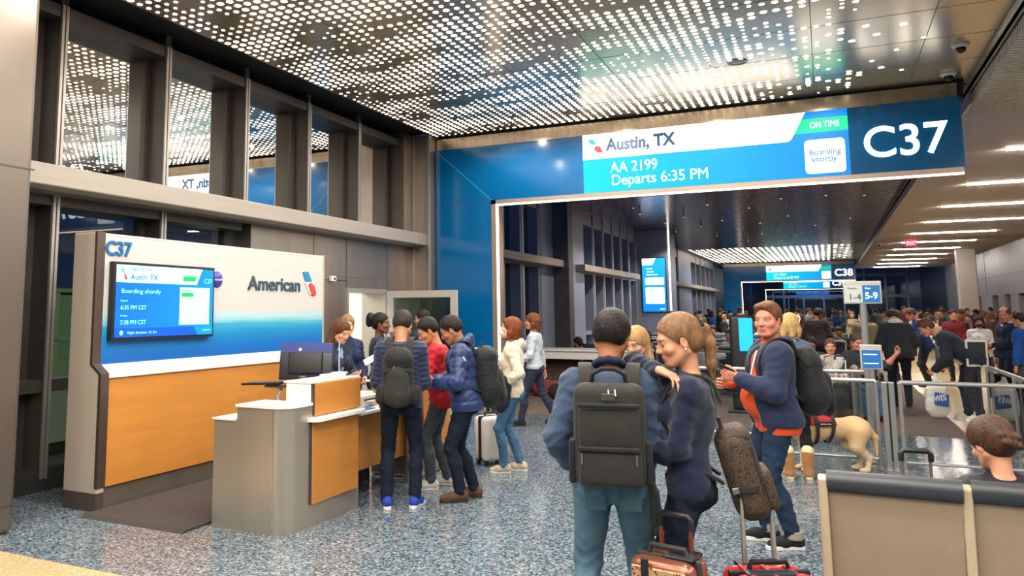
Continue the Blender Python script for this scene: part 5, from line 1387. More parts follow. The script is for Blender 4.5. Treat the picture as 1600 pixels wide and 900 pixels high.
G.rc(f.nb + f.Rt @ A3((0, -.02, -.03)), f.nb + f.Rt @ A3((0, -.02, .005)), .082, .07, .03)
G.cut(f.nb + f.Rt @ A3((0, 0, .0)), f.Rt @ A3((0, -.3, 1)), f.nb - A3((.11, .12, .05)), f.nb + A3((.11, .14, .2)))
attach(b12, 'open_jacket', G, navy_jk, S, amp=.0045, seed=14)
G = Sculpt(.006); G.ell(f.nb + f.Rt @ A3((0, -.10, -.015)), (.095, .05, .06), f.Rt @ Rx(20), .02).rc(f.nb + f.Rt @ A3((-.075, -.05, .0)), f.nb + f.Rt @ A3((-.055, .06, -.05)), .03, .02, .03).rc(f.nb + f.Rt @ A3((.075, -.05, .0)), f.nb + f.Rt @ A3((.055, .06, -.05)), .03, .02, .03)
attach(b12, 'hood', G, navy_jk, S, amp=.003, seed=15)
for n in 'LR':
    an, fwd = f.foot_frame(n)
    G = Sculpt(.006); G.rc(an + A3((0, -.005, .0)), an + A3((0, -.008, .05)), .062, .062, .02); G.cut(an + A3((0, 0, -.015)), (0, 0, -1)); G.cut(an + A3((0, 0, .045)), (0, 0, 1))
    attach(b12, 'trouser_cuff', G, cloth('cuff', '9a9484', .9), S)
attach(b12, 'lanyard', MB().tube([tuple(f.T(-.07, .125, .47)), tuple(f.T(-.085, .165, .36)), tuple(f.T(-.07, .185, .25))], .01, 8, flat=(.022, .008, (1, 0, 0))), mat('white_trim', 'dcd7cf', .7), S)
t = worn('black rounded backpack on the man with the orange shirt', 'backpack', b12)
soft('pack_body', t, f, S, [('c', (0, -.24, .37), (0, -.26, .16), .14, .165, .06, .72), ('e', (0, -.28, .15), (.16, .13, .16)), ('e', (0, -.25, .37), (.13, .10, .10))], nylon, amp=.004, seed=15)
soft('front_pocket', t, f, S, [('c', (0, -.37, .22), (0, -.38, .10), .10, .115, .03, .4)], nylon, amp=.003, seed=16)
M = straps(t, f, S, .46, .06, .01, m=nylon, back=-.15, bot=.12)
lpart('logo_patch', MB().rbox((-.05, -.405, .22), (.02, .004, .03), .001), mat('patch_silver', 'a9b5ae', .4), t, M, S)
h_ = f.wr['L']
t = thing('phone', 'dark phone in the hand of the man with the orange shirt', 'phone', tuple(b12.location + Matrix.Rotation(b12.rotation_euler.z, 4, 'Z') @ Vector(tuple((h_ + A3((.02, .10, .075))) * S))), b12.rotation_euler.z)
part('case', MB().rbox((0, 0, 0), (.078, .012, .158), .006, M=Matrix.Rotation(math.radians(-62), 4, 'X') @ Matrix.Rotation(.4, 4, 'Z')), mat('phone_case', '1a1b20', .35), t, local=True, smooth=True)
part('camera_bump', MB().rbox((-.018, -.008, .052), (.03, .006, .035), .003, M=Matrix.Rotation(math.radians(-62), 4, 'X') @ Matrix.Rotation(.4, 4, 'Z')), blk_plastic, t, local=True)

f13 = Fig('f', head=(-30, 6, 0), armR=dict(wrist=(.2, .2, .98)), armL=dict(wrist=(-.2, .2, .98)))
b13, f, S = person('blonde woman in a denim top and tan sheepskin boots behind the orange shirt', (-.36, 9.45), 15, 1.70, f13, skin='d3a184', hair=('bob', 'c4a068'), top=dict(mat=cloth('slate_denim', '4c5f80', .85), th=.02, hem=-.04), bottom=dict(mat=cloth('black_leggings', '121214'), th=.006), shoes=dict(up=cloth('sheepskin', 'a5743f', .95, .4), sole=mat('sole_cream', 'd6c6a4', .7), boot=.17), seed=16)
for n in 'LR':
    an, fwd = f.foot_frame(n)
    G = Sculpt(.007); G.rc(an + A3((0, 0, .185)), an + A3((0, 0, .20)), .066, .066, .02)
    attach(b13, 'boot_fleece', G, cloth('fleece', 'e3d2b0', .95), S, amp=.004)
t = thing('sunglasses', 'pale sunglasses pushed up on the blonde hair behind the orange shirt', 'sunglasses', b13.location, b13.rotation_euler.z)
fr_ = MB()
for sg in (-1, 1):
    c0 = f.head_pt(sg * .034, .075, .10); fr_.rbox(tuple(c0 * S), (.06, .02, .045), .008)
fr_.tube([tuple(f.head_pt(x, y, z) * S) for x, y, z in ((-.075, .06, .10), (0, .088, .105), (.075, .06, .10))], .006, 8)
part('frame', fr_, mat('sunglass_frame', 'e0d4cc', .3), t, local=True, smooth=True)
for sg in (-1, 1): part('temple', MB().tube([tuple(f.head_pt(sg * x, y, z) * S) for x, y, z in ((.07, .065, .10), (.096, .0, .07), (.10, -.06, .03))], .004, 6), MATS['sunglass_frame'], t, local=True)

# seated woman beyond the chair backs, seen from behind
f14 = Fig('f', pelvis=(0, 0, .52), lean=-2, head=(24, 22, 0), hunch=14, armL=dict(wrist=(-.12, .33, .70), curl=.5), armR=dict(wrist=(.12, .33, .70), curl=.5), legL=dict(ankle=(-.11, .44, .085)), legR=dict(ankle=(.11, .44, .085)))
person('seated woman with brown hair in a low twist, seen from behind over the chair', (.70, 4.78), 8, 1.60, f14, skin='c98f70', hair=('updo', '4a3424'), top=dict(mat=cloth('black_blouse', '121420', .5), th=.018, hem=-.10), bottom=dict(mat=uni), shoes=dict(up=up_b, sole=so_b), seed=17)
# ------------------------------------------------------------------ queue barriers and signs
rail_m = mat('barrier_steel', 'b9b8b4', .28, .75)
def barrier(label, a, b, h=.95, posts=(0, 1), rail2=True):
    """glass queue barrier from a to b (x, y)"""
    ax_, bx_ = Vector((*a, 0)), Vector((*b, 0)); d = bx_ - ax_; L = d.length
    t = thing('queue_barrier', label, 'barrier', (*a, 0), math.atan2(d.y, d.x), 'glass queue barriers')
    part('top_rail', MB().tube([(0, 0, h), (L, 0, h)], .024, 14), rail_m, t, local=True, smooth=True)
    part('bottom_rail', MB().tube([(0, 0, .10), (L, 0, .10)], .016, 10), rail_m, t, local=True, smooth=True)
    part('glass_pane', MB().box((.05, -.004, .14), (L - .05, .004, h - .05)), glass_b, t, local=True)
    for q in posts:
        part('post', MB().rbox((q * L, -.03, h / 2), (.035, .03, h), .006).rbox((q * L, .03, h / 2), (.035, .03, h), .006).rbox((q * L, 0, h - .04), (.03, .05, .04), .004), rail_m, t, local=True)
        part('foot', MB().cyl((q * L, 0, 0), .12, .012, 24).cyl((q * L, 0, .012), .05, .012, 20), rail_m, t, local=True)
    return t
barrier('glass queue barrier between the leopard backpack and the corner posts, behind the dog', (-.85, 10.42), (.44, 10.42))
barrier('front glass queue barrier right of the corner posts, ending at the side panel', (.66, 10.30), (1.86, 10.30))
barrier('glass queue barrier running away from the front panel at the right edge', (1.93, 10.4), (1.93, 13.4), posts=(0, .4, 1))
barrier('second glass queue barrier behind the hugging pair and the orange shirt', (-2.35, 11.75), (.42, 11.85), posts=(0, .5, 1))
barrier('short far glass queue barrier seen over the raised forearm', (-2.5, 16.9), (-1.45, 16.2))
barrier('short glass queue barrier under the small blue sign', (.30, 11.95), (.30, 13.0))
t = thing('queue_post', 'thick slotted corner post where the front glass barriers meet', 'post', (.55, 10.33, 0))
part('column', MB().rbox((-.035, 0, .475), (.055, .07, .95), .008).rbox((.035, 0, .475), (.055, .07, .95), .008), rail_m, t, local=True)
part('slot', MB().box((-.008, -.03, .1), (.008, .03, .93)), black, t, local=True)
part('foot', MB().cyl((0, 0, 0), .13, .014, 24), rail_m, t, local=True)

frame_m = mat('sign_frame', 'c9c5bd', .4, .3)
sgrey = mat('sign_grey', 'c3c8c4', .5, emit=.12, ecol='c3c8c4'); sblue = mat('sign_blue', '1f6cb0', .4, emit=.16, ecol='1f6cb0'); sdark = mat('sign_ink', '3f4a4c', .5)
t = thing('boarding_group_sign', 'tall pole sign reading groups 1-4 in grey and 5-9 in blue', 'sign', (.42, 11.75, 0))
part('pole', MB().tube([(0, 0, .02), (0, 0, 1.84)], .042, 16), rail_m, t, local=True, smooth=True)
part('foot', MB().cyl((0, 0, 0), .16, .02, 24), rail_m, t, local=True)
p = part('panel', MB().rbox((0, -.02, 1.96), (.43, .04, .29), .012), frame_m, t, local=True)
part('grey_half', MB().box((-.195, -.045, 1.835), (.0, -.041, 2.05)), sgrey, p, local=True)
part('blue_half', MB().box((.0, -.045, 1.835), (.195, -.041, 2.05)), sblue, p, local=True)
fit_text('group_lettering', '1-4', .125, .085, (.42 - .165, 11.704, 1.865), FRONT, sdark, p)
fit_text('group_lettering', '5-9', .135, .085, (.42 + .025, 11.704, 1.88), FRONT, scr_lt, p, .02)
fit_text('word_lettering', 'Priority', .10, .022, (.42 - .165, 11.704, 2.005), FRONT, sdark, p)
fit_text('word_lettering', 'Main', .06, .026, (.42 + .03, 11.704, 2.0), FRONT, scr_lt, p)
t = thing('queue_sign', 'small framed blue sign on the barrier below the tall pole sign', 'sign', (.43, 10.75, 0))
part('frame', MB().rbox((0, 0, 1.195), (.225, .035, .285), .01), frame_m, t, local=True)
part('blue_panel', MB().box((-.095, -.022, 1.07), (.095, -.018, 1.275)), sblue, t, local=True)
part('text_line', MB().box((-.08, -.024, 1.22), (.06, -.022, 1.232)), scr_lt, t, local=True)
part('text_line', MB().box((-.08, -.024, 1.12), (.07, -.022, 1.128)), scr_lt, t, local=True)
part('post', MB().tube([(0, .01, .0), (0, .01, 1.06)], .028, 12).cyl((0, .01, 0), .13, .014), rail_m, t, local=True, smooth=True)
t = thing('queue_sign', 'blank black framed sign on a dark post before the bald man', 'sign', (2.05, 15.2, 0))
part('frame', MB().rbox((0, 0, 1.055), (.29, .03, .42), .012), frame_m, t, local=True)
part('black_panel', MB().box((-.115, -.02, .88), (.115, -.016, 1.23)), blk_plastic, t, local=True)
part('post', MB().tube([(0, .01, .0), (0, .01, .86)], .03, 12).cyl((0, .01, 0), .16, .02), blk_plastic, t, local=True, smooth=True)
t = thing('queue_sign', 'small white framed sign with a dark symbol behind the woman in the hoodie', 'sign', (-3.95, 9.6, 0))
part('frame', MB().rbox((0, 0, 1.13), (.24, .03, .30), .03), white_p, t, local=True)
part('grey_panel', MB().box((-.095, -.018, 1.02), (.095, -.015, 1.24)), mat('sign_pale', '9fb2bb', .5), t, local=True)
part('symbol', MB().box((-.03, -.02, 1.10), (.0, -.018, 1.19)).box((-.03, -.02, 1.06), (.05, -.018, 1.10)), sdark, t, local=True)
part('post', MB().tube([(0, .01, 0), (0, .01, 1.0)], .025, 12).cyl((0, .01, 0), .13, .014), rail_m, t, local=True, smooth=True)

# long white charging counter with legs
t = thing('charging_counter', 'long white counter with a thick front edge across the seating area', 'counter', (-4.4, 16.5, 0))
part('top', MB().box((-6.0, 16.35, .90), (-3.2, 17.0, .95)), white_p, t, bevel=.008)
part('fascia', MB().box((-5.95, 16.4, .74), (-3.25, 16.44, .90)), white_p, t)
for x in (-5.8, -4.6, -3.4): part('leg', MB().box((x - .04, 16.5, 0), (x + .04, 16.9, .90)), steel_d, t)
part('back_panel', MB().box((-5.9, 16.9, .25), (-3.3, 16.94, .9)), mat('panel_brown', '5f4436', .6), t)

# lit kiosk with a tall blue screen
t = thing('service_kiosk', 'dark upright kiosk with a bright blue screen left of the orange shirt man', 'kiosk', (-1.28, 15.0, 0))
part('body', MB().rbox((-.07, 0, .85), (.36, .22, 1.6), .06, seg=4), blk_plastic, t, local=True, smooth=True)
part('screen', MB().rbox((.02, -.115, 1.32), (.22, .02, .56), .02), mat('kiosk_blue', '1597f0', .3, emit=1.1, ecol='1a9cf5'), t, local=True)
part('foot', MB().rbox((-.07, 0, .025), (.5, .4, .05), .02), blk_plastic, t, local=True)

# ------------------------------------------------------------------ lounge chairs
vinyl = mat('tan_vinyl', 'a08a70', .55, bump=(120, .15), noise=(6, .05)); roll = mat('headrest_vinyl', '2f3336', .42, spec=.6); post_m = mat('chair_post', 'cbb896', .4, .2)
seat_v = mat('seat_vinyl', '2b303a', .5)
def chair(label, x, y, rz, group, wide=.56, post=True, big=True):
    t = thing('lounge_chair', label, 'chair', (x, y, 0), rz, group)
    w = wide - .03
    prof = [(-.30, .45), (-.315, .47), (-.36, .90), (-.345, .91), (-.29, .48)]
    part('back_panel', MB().prism([(-.27, .40), (-.345, .90), (-.325, .905), (-.24, .42)], 'x', -w / 2, w / 2), vinyl if big else seat_v, t, local=True, bevel=.008)
    part('headrest', MB().tube([(-w / 2, -.335, .945), (w / 2, -.335, .945)], .05, 18).box((-w / 2, -.36, .90), (w / 2, -.31, .95)), roll, t, local=True, smooth=True)
    part('back_cushion', MB().prism([(-.235, .44), (-.32, .90), (-.27, .92), (-.16, .46)], 'x', -w / 2 + .02, w / 2 - .02), seat_v, t, local=True, bevel=.02)
    part('seat', MB().rbox((0, .02, .42), (w, .50, .09), .03), seat_v, t, local=True, smooth=True)
    part('post', MB().prism([(-.30, .05), (-.385, .96), (-.33, .975), (-.25, .05)], 'x', -wide / 2 - .022, -wide / 2 + .018), post_m if big else rail_m, t, local=True, bevel=.008)
    if post: part('post', MB().prism([(-.30, .05), (-.385, .96), (-.33, .975), (-.25, .05)], 'x', wide / 2 - .018, wide / 2 + .022), post_m if big else rail_m, t, local=True, bevel=.008)
    part('armrest', MB().rbox((-wide / 2, .0, .64), (.05, .42, .03), .012), blk_plastic, t, local=True)
    part('leg', MB().tube([(-wide / 2, .2, 0), (-wide / 2, .1, .38), (-wide / 2, -.1, .38), (-wide / 2, -.28, 0)], .018, 10), rail_m, t, local=True, smooth=True)
    return t
chair('tan backed lounge chair, left one in the foreground, empty', .23, 4.68, math.radians(-1.5), 'foreground lounge chairs', .565, False)
chair('tan backed lounge chair in the foreground with the seated woman', .80, 4.70, math.radians(-1.5), 'foreground lounge chairs', .565)

# ------------------------------------------------------------------ luggage
def suitcase(label, x, y, rz, w_, d_, h_, m, trim, pole=0., polem=None, group=None, z=.0, ribs=0):
    t = thing('suitcase', label, 'suitcase', (x, y, z), rz, group)
    zc = .05 + h_ / 2
    part('front_shell', MB().rbox((0, -d_ * .26, zc), (w_, d_ * .48, h_), .06, seg=4), m, t, local=True, smooth='all')
    part('back_shell', MB().rbox((0, d_ * .26, zc), (w_, d_ * .48, h_), .06, seg=4), m, t, local=True, smooth='all')
    part('zip_band', MB().rbox((0, 0, zc), (w_ + .004, .025, h_ + .004), .05), trim, t, local=True)
    part('carry_handle', MB().tube([(-.09, 0, h_ + .05), (-.08, 0, h_ + .085), (.08, 0, h_ + .085), (.09, 0, h_ + .05)], .012, 8), trim, t, local=True, smooth=True)
    for i in range(ribs):
        x_ = -w_ / 2 + w_ * (i + 1) / (ribs + 1)
        part('rib', MB().rbox((x_, -d_ * .5, zc), (.025, .012, h_ * .82), .005), m, t, local=True)
    for sx_ in (-1, 1):
        for sy in (-1, 1):
            part('wheel', MB().lathe([(.018, -.014), (.026, -.01), (.026, .01), (.018, .014)], (sx_ * (w_ / 2 - .05), sy * (d_ / 2 - .05), .026), 16, axis='x').rbox((sx_ * (w_ / 2 - .05), sy * (d_ / 2 - .05), .05), (.05, .05, .02), .006), blk_plastic, t, local=True)
    if pole:
        for sx_ in (-1, 1):
            part('handle_tube', MB().tube([(sx_ * .07, d_ * .40, h_), (sx_ * .07, d_ * .40, h_ + pole * .55)], .012, 10).tube([(sx_ * .07, d_ * .40, h_ + pole * .5), (sx_ * .07, d_ * .40, h_ + pole)], .009, 10).cyl((sx_ * .07, d_ * .40, h_ + pole * .54), .0135, .012, 10), polem or rail_m, t, local=True, smooth=True)
        part('handle_grip', MB().tube([(-.075, d_ * .4, h_ + pole - .05), (-.075, d_ * .4, h_ + pole - .01), (-.06, d_ * .4, h_ + pole + .008), (.06, d_ * .4, h_ + pole + .008), (.075, d_ * .4, h_ + pole - .01), (.075, d_ * .4, h_ + pole - .05)], .016, 10), blk_plastic, t, local=True, smooth=True)
        part('handle_base', MB().rbox((0, d_ * .40, h_ + .045), (.22, .07, .02), .008), blk_plastic, t, local=True)
    return t
copper = mat('copper_shell', '9a5f4a', .25, .55, coat=.4)
t = suitcase('copper suitcase with a shiny leopard front between the denim shirt and the navy sweater', -.70, 3.86, math.radians(-14), .30, .22, .60, copper, mat('zip_grey', '3b3735', .5), .20, mat('copper_tube', 'a05a44', .3, .7))
leo2 = bpy.data.materials.new('copper_leopard'); leo2.use_nodes = True
def _l2():
    nt = leo2.node_tree; N = nt.nodes; L = nt.links; b = N['Principled BSDF']
    tc = N.new('ShaderNodeTexCoord'); v = N.new('ShaderNodeTexVoronoi'); v.inputs['Scale'].default_value = 60; L.new(tc.outputs['Object'], v.inputs['Vector'])
    cr = N.new('ShaderNodeValToRGB'); e = cr.color_ramp.elements
    e[0].position = 0; e[0].color = lin('5b3328') + (1,); e[1].position = .55; e[1].color = lin('d9a878') + (1,)
    q = e.new(.28); q.color = lin('6e4232') + (1,); q = e.new(.36); q.color = lin('c28e66') + (1,)
    L.new(v.outputs['Distance'], cr.inputs[0]); L.new(cr.outputs[0], b.inputs['Base Color'])
    b.inputs['Metallic'].default_value = .5; b.inputs['Roughness'].default_value = .25
_l2()
part('leopard_panel', MB().rbox((0, -.114, .35), (.25, .012, .53), .005), leo2, t, local=True)
part('strap_band', MB().rbox((-.06, -.12, .35), (.035, .012, .60), .004), blk_plastic, t, local=True)
part('top_badge', MB().rbox((.06, 0, .656), (.14, .1, .012), .005), mat('dark_gloss', '33383f', .15), t, local=True)
red_s = mat('red_shell', 'c71f22', .25, coat=.5)
t = suitcase('bright red suitcase with raised silver handle at the bottom edge', -.30, 4.08, math.radians(28), .37, .24, .53, red_s, blk_plastic, .40, mat('handle_silver', 'c9c3ba', .3, .8))
part('top_badge', MB().rbox((-.02, -.06, .584), (.22, .06, .012), .004), MATS['dark_gloss'], t, local=True)
for k in range(3): part('rib', MB().rbox((-.11 + .1 * k, -.03, .583), (.02, .17, .008), .003), red_s, t, local=True)
suitcase('white hard shell suitcase beside the woman in the cream hoodie', -3.53, 8.78, math.radians(60), .36, .24, .50, mat('white_shell', 'd9d2ca', .35), blk_plastic, .34, None, ribs=3)
suitcase('dark suitcase behind the foreground chair, its grip just showing', .42, 5.35, math.radians(10), .34, .22, .50, mat('dark_shell', '23262c', .4), blk_plastic, .44, mat('handle_grey', '9d9a96', .3, .8))
suitcase('black rolling suitcase with twin white tubes before the seated pair', .16, 14.1, math.radians(10), .30, .24, .56, nylon, blk_plastic, .46, mat('handle_white', 'e6e2dc', .3))
suitcase('black suitcase standing behind the white framed sign', -4.1, 10.4, math.radians(70), .36, .22, .52, nylon, blk_plastic, .32)
suitcase('dark navy rolling suitcase next to the grey hooded jacket', .62, 16.2, math.radians(10), .38, .24, .60, mat('navy_shell', '1c2236', .4), blk_plastic, .38)
for k, (x, y, c, lb) in enumerate(((-5.2, 16.0, '8c2f33', 'dark red duffel bag under the white counter'), (-4.7, 15.6, '2a211f', 'black duffel bag with rust straps under the white counter'), (-4.15, 15.9, '4c463c', 'olive grey duffel bag under the right end of the white counter'))):
    t = thing('duffel_bag', lb, 'bag', (x, y, 0), math.radians(20 * k - 10), 'duffels under the white counter')
    G = Sculpt(.014); G.rc((-.18, 0, .16), (.18, 0, .16), .15, .15, .03).rc((-.2, 0, .07), (.2, 0, .07), .07, .07, .04)
    G.cut((0, 0, 0.004), (0, 0, -1)); V, Q = G.build(); np_mesh('bag_body', wrinkle(V, Q, .008, k), Q, cloth('duffel%d' % k, c), t)
    for s_ in (-1, 1): part('handle', MB().tube([(-.10, s_ * .10, .26), (-.08, s_ * .05, .40), (.08, s_ * .05, .40), (.10, s_ * .10, .26)], .012, 8), mat('strap_rust', '6d4030', .7), t, local=True, smooth=True)
suitcase('upright grey brown suitcase before the right end of the white counter', -3.75, 15.4, math.radians(15), .40, .25, .58, mat('taupe_shell', '6a6258', .5), blk_plastic)

# ------------------------------------------------------------------ the dog
def dog():
    G = Sculpt(.0085)
    G.ell((0, .20, .42), (.105, .17, .145), None, .05).rc((0, .18, .425), (0, -.20, .435), .125, .095, .05).ell((0, -.25, .43), (.10, .13, .125), None, .05)
    G.rc((0, .28, .47), (0, .42, .60), .088, .068, .05).ell((0, .46, .64), (.068, .085, .072), None, .03).rc((0, .50, .625), (0, .605, .60), .044, .034, .03)
    for s_ in (-1, 1):
        G.rc((s_ * .055, .43, .69), (s_ * .085, .44, .60), .022, .026, .015, ((1, 0, 0), .5))
        G.rc((s_ * .072, .24, .38), (s_ * .078, .215, .22), .058, .036, .03).rc((s_ * .078, .215, .22), (s_ * .080, .225, .04), .034, .027, .02).ell((s_ * .080, .255, .026), (.034, .052, .026), None, .02)
        G.rc((s_ * .07, -.26, .40), (s_ * .085, -.215, .26), .105, .066, .05).rc((s_ * .085, -.215, .26), (s_ * .085, -.325, .155), .060, .031, .03).rc((s_ * .085, -.335, .155), (s_ * .085, -.31, .04), .028, .025, .02).ell((s_ * .085, -.28, .026), (.033, .052, .026), None, .02)
    G.rc((0, -.35, .47), (0, -.43, .34), .034, .032, .03).rc((0, -.43, .34), (0, -.44, .16), .032, .012, .02)
    V, Q = G.build()
    base = np.array(lin('d8b27e')); c = np.tile(base, (len(V), 1))
    belly = np.clip((.36 - V[:, 2]) / .2, 0, 1)[:, None]; c = c * (1 - belly * .5) + np.array(lin('ecd6b2')) * belly * .5
    back = np.clip((V[:, 2] - .50) / .06, 0, 1)[:, None]; c = c * (1 - .35 * back) + np.array(lin('bf8f55')) * .35 * back
    nose = (V[:, 1] > .615)[:, None]; c = np.where(nose, np.array([.02, .015, .012]), c)
    m = mat('dog_fur', 'd8b27e', .75, vcol=True, bump=(150, .35, (1, .3, 1)), sheen=.2)
    o = np_mesh('dog', V, Q, m, None, c)
    return o
d = dog(); d.location = (-.06, 10.0, 0); d.rotation_euler = (0, 0, math.radians(112)); d.scale = (1.1, 1.12, 1.06)
tag(d, 'yellow labrador in a red and black service vest behind the man with the orange shirt', 'dog')
G = Sculpt(.0075); G.ell((0, .20, .42), (.117, .17, .158), None, .03).rc((0, .22, .43), (0, .02, .43), .138, .130, .04)
G.cut((0, .22, 0), (0, 1, 0)).cut((0, -.05, 0), (0, -1, 0)).cut((0, 0, .47), (0, 0, -1))
V, Q = G.build(); vest = np_mesh('vest', wrinkle(V, Q, .002, 3), Q, cloth('vest_red', 'b3202b', .7), d)
for y_, tilt in ((.15, .0), (.0, .04)):
    kr = 1 if y_ > .1 else .88
    pts = [(.148 * kr * math.sin(a), y_ + tilt * math.cos(a) * -.6, .43 + .16 * kr * math.cos(a)) for a in np.linspace(0, 2 * math.pi, 33)]
    part('chest_strap', MB().tube(pts, .01, 8, cap=False, flat=(.035, .008, (0, 1, 0))), strap_m, vest, local=True, smooth=True)
part('patch', MB().box((-.152, .02, .47), (-.135, .13, .515)), blk_plastic, vest, local=True)
part('patch', MB().box((.135, .02, .47), (.152, .13, .515)), blk_plastic, vest, local=True)
o = text('patch_lettering', 'SERVICE DOG', .016, (0, 0, 0), (math.pi / 2, 0, math.pi / 2), mat('patch_letter', 'eeeeee', .6), None, .0004, .001); o = solidify_text(o); o.parent = vest; o.rotation_euler = (math.pi / 2, 0, -math.pi / 2); o.location = (-.1525, .127, .486)
part('vest_handle', MB().tube([(0, .14, .585), (0, .13, .62), (0, .05, .62), (0, .04, .585)], .009, 8), strap_m, vest, local=True, smooth=True)
part('collar', MB().tube([(.085 * math.sin(a), .33 + .03 * math.cos(a) * -1, .525 + .085 * math.cos(a)) for a in np.linspace(0, 2 * math.pi, 25)], .008, 8, cap=False), blk_plastic, d, local=True, smooth=True)

# ------------------------------------------------------------------ ceiling fittings
for x, y, z, lb in ((1.69, 11.75, ZC, 'black dome camera in a white ring on the metal ceiling, nearer the viewer'), (1.72, 13.15, ZC, 'black dome camera in a white ring, just above the C37 panel'), (2.35, 42.6, 4.75, 'small black dome camera at the left edge of the slatted ceiling')):
    t = thing('dome_camera', lb, 'camera', (x, y, z))
    part('ring', MB().lathe([(.10, 0), (.10, -.02), (.075, -.045), (.06, -.045), (.06, 0)], (0, 0, 0), 28), mat('camera_white', 'dedad2', .4), t, local=True, smooth=True)
    part('dome', MB().lathe([(.058, -.04), (.055, -.075), (.042, -.10), (.02, -.113), (.001, -.115)], (0, 0, 0), 24), mat('camera_dome', '0a0a0c', .08), t, local=True, smooth='all')
t = thing('ceiling_speaker', 'round grey speaker set flush in the perforated ceiling', 'speaker', (-.88, 11.2, ZC))
part('rim', MB().lathe([(.13, 0), (.13, -.012), (.11, -.016), (.11, 0)], (0, 0, 0), 32), alu_l, t, local=True, smooth=True)
part('mesh_face', MB().lathe([(.11, 0), (.11, -.01), (.001, -.012)], (0, 0, 0), 32), steel_d, t, local=True)
pend = None
for x, y in [(-5.1, 24.6), (-5.25, 26.3), (-4.12, 27.9), (-2.99, 24.9), (-1.95, 26.3), (-.97, 24.5), (.16, 24.4), (1.1, 24.9), (-4.03, 31.4), (-3.08, 29.6), (-.97, 29.2), (-3.96, 35.7), (-1.98, 31.3), (-5.2, 33), (-2.2, 35.5), (-.2, 33), (.9, 31), (-1.0, 37), (.5, 38), (-3.0, 39), (-5, 29.5), (-4.6, 21.5), (-2.2, 20.8), (.2, 20.6), (1.3, 20.2)]:
    if pend is None:
        t = pend = thing('pendant_light', 'slim pale cylinder hanging from the dark plank ceiling', 'ceiling light', (x, y, ZC), 0, 'small cylinders under the plank ceiling')
        part('cylinder', MB().cyl((0, 0, -.20), .035, .16, 14), alu_l, t, local=True, smooth=True)
        part('stem', MB().cyl((0, 0, -.04), .012, .04, 8), alu_l, t, local=True)
        lamp_ = bpy.data.lights.new('pendant_lamp', 'SPOT'); lamp_.spot_size = 2.3; lamp_.spot_blend = .6; lamp_.energy = 240; lamp_.color = (1, .9, .8); lamp_.shadow_soft_size = .03
        part('lens', MB().cyl((0, 0, -.206), .028, .006, 14), mat('pendant_lens', 'ffffff', .4, emit=1.2, ecol='fff3e4'), t, local=True)
    else:
        c = copy_tree(pend); c.location = (x, y, ZC)
    lo_ = bpy.data.objects.new('pendant_lamp', lamp_); COL.objects.link(lo_); lo_.location = (x, y, ZC - .26)
t = thing('exit_sign', 'small red EXIT sign hanging from the slatted ceiling', 'sign', (3.35, 39.6, 4.75))
part('plate', MB().rbox((0, 0, -.22), (.42, .05, .28), .01), mat('exit_glow', 'c81e3c', .4, emit=1.6, ecol='e01f45'), t, local=True)
part('hanger', MB().box((-.02, -.02, -.09), (.02, .02, 0)), alu_l, t, local=True)
fit_text('exit_lettering', 'EXIT', .32, .15, (3.35 - .16, 39.565, 4.455), FRONT, mat('exit_letter', 'ffd9df', .4, emit=1.4, ecol='ffc2cc'), t, .02)
# ------------------------------------------------------------------ people beyond the barriers, each in the photo's pose
dk = cloth('dark_suit', '191d2c', .8, .1)
sit = lambda **k: Fig(pelvis=(0, 0, .53), legL=dict(ankle=(-.12, .44, .085)), legR=dict(ankle=(.12, .44, .085)), **k)
f15 = Fig(lean=54, head=(0, 34, 0), hunch=-12, girth=1.08, pelvis=(0, -.16, .945), armL=dict(wrist=(-.17, .34, .74), pole=(-.6, -1, 0), curl=.8), armR=dict(wrist=(.18, .16, .82), pole=(.6, -1, .2), curl=.5), legL=dict(ankle=(-.10, -.20, .085)), legR=dict(ankle=(.11, -.08, .085)))
b15, f, S = person('man in a dark suit bending forward with a white shopping bag', (1.84, 15.4), 90, 1.84, f15, skin='c98a6c', hair=('short_side', '5b3620'), lips='a5604e', top=dict(mat=dk, th=.034, hem=-.15), bottom=dict(mat=dk, th=.02), shoes=dict(up=up_wh, sole=so_w), seed=21, step=.009)
G = Sculpt(.008); G.rc(f.T(-.05, .10, .50), f.T(-.03, .165, .30), .028, .03, .02).rc(f.T(-.03, .165, .30), f.T(-.0, .17, .06), .03, .035, .02)
attach(b15, 'white_scarf', G, mat('scarf_white', 'ddd9d2', .8), S, amp=.003)
p_ = Matrix.Rotation(b15.rotation_euler.z, 4, 'Z') @ Vector(tuple(f.wr['L'] * S)) + b15.location
t = thing('shopping_bag', 'white plastic shopping bag with a blue label held by the bending man', 'bag', (p_.x, p_.y, .05), math.radians(12))
t.scale = (1.0, 1.0, 1.5)
G = Sculpt(.011); G.rc((-.05, 0, .12), (.05, 0, .12), .13, .13, .06, ((0, 1, 0), .6)).rc((-.06, 0, .26), (.06, 0, .28), .10, .10, .05, ((0, 1, 0), .5)).rc((0, 0, .34), (0, 0, .50), .05, .02, .05, ((0, 1, 0), .5))
V, Q = G.build(); np_mesh('bag_body', wrinkle(V, Q, .008, 5), Q, mat('bag_plastic', 'd9d5cd', .4), t)
q = part('label_panel', MB().rbox((.01, -.095, .19), (.20, .03, .13), .012, M=Matrix.Rotation(.12, 4, 'Y')), mat('bag_blue', '1f4f9e', .5), t, local=True)
o = solidify_text(text('bag_lettering', 'WES', .085, (0, 0, 0), FRONT, white_p, None, .001, .002)); o.parent = q; o.location = (-.075, -.113, .165); o.rotation_euler = (math.pi / 2, -.12, 0)
f16 = Fig(lean=20, head=(0, 40, 0), hunch=24, armL=dict(wrist=(-.22, .32, .98), curl=.5), armR=dict(wrist=(.22, .30, 1.0), curl=.5), girth=1.1)
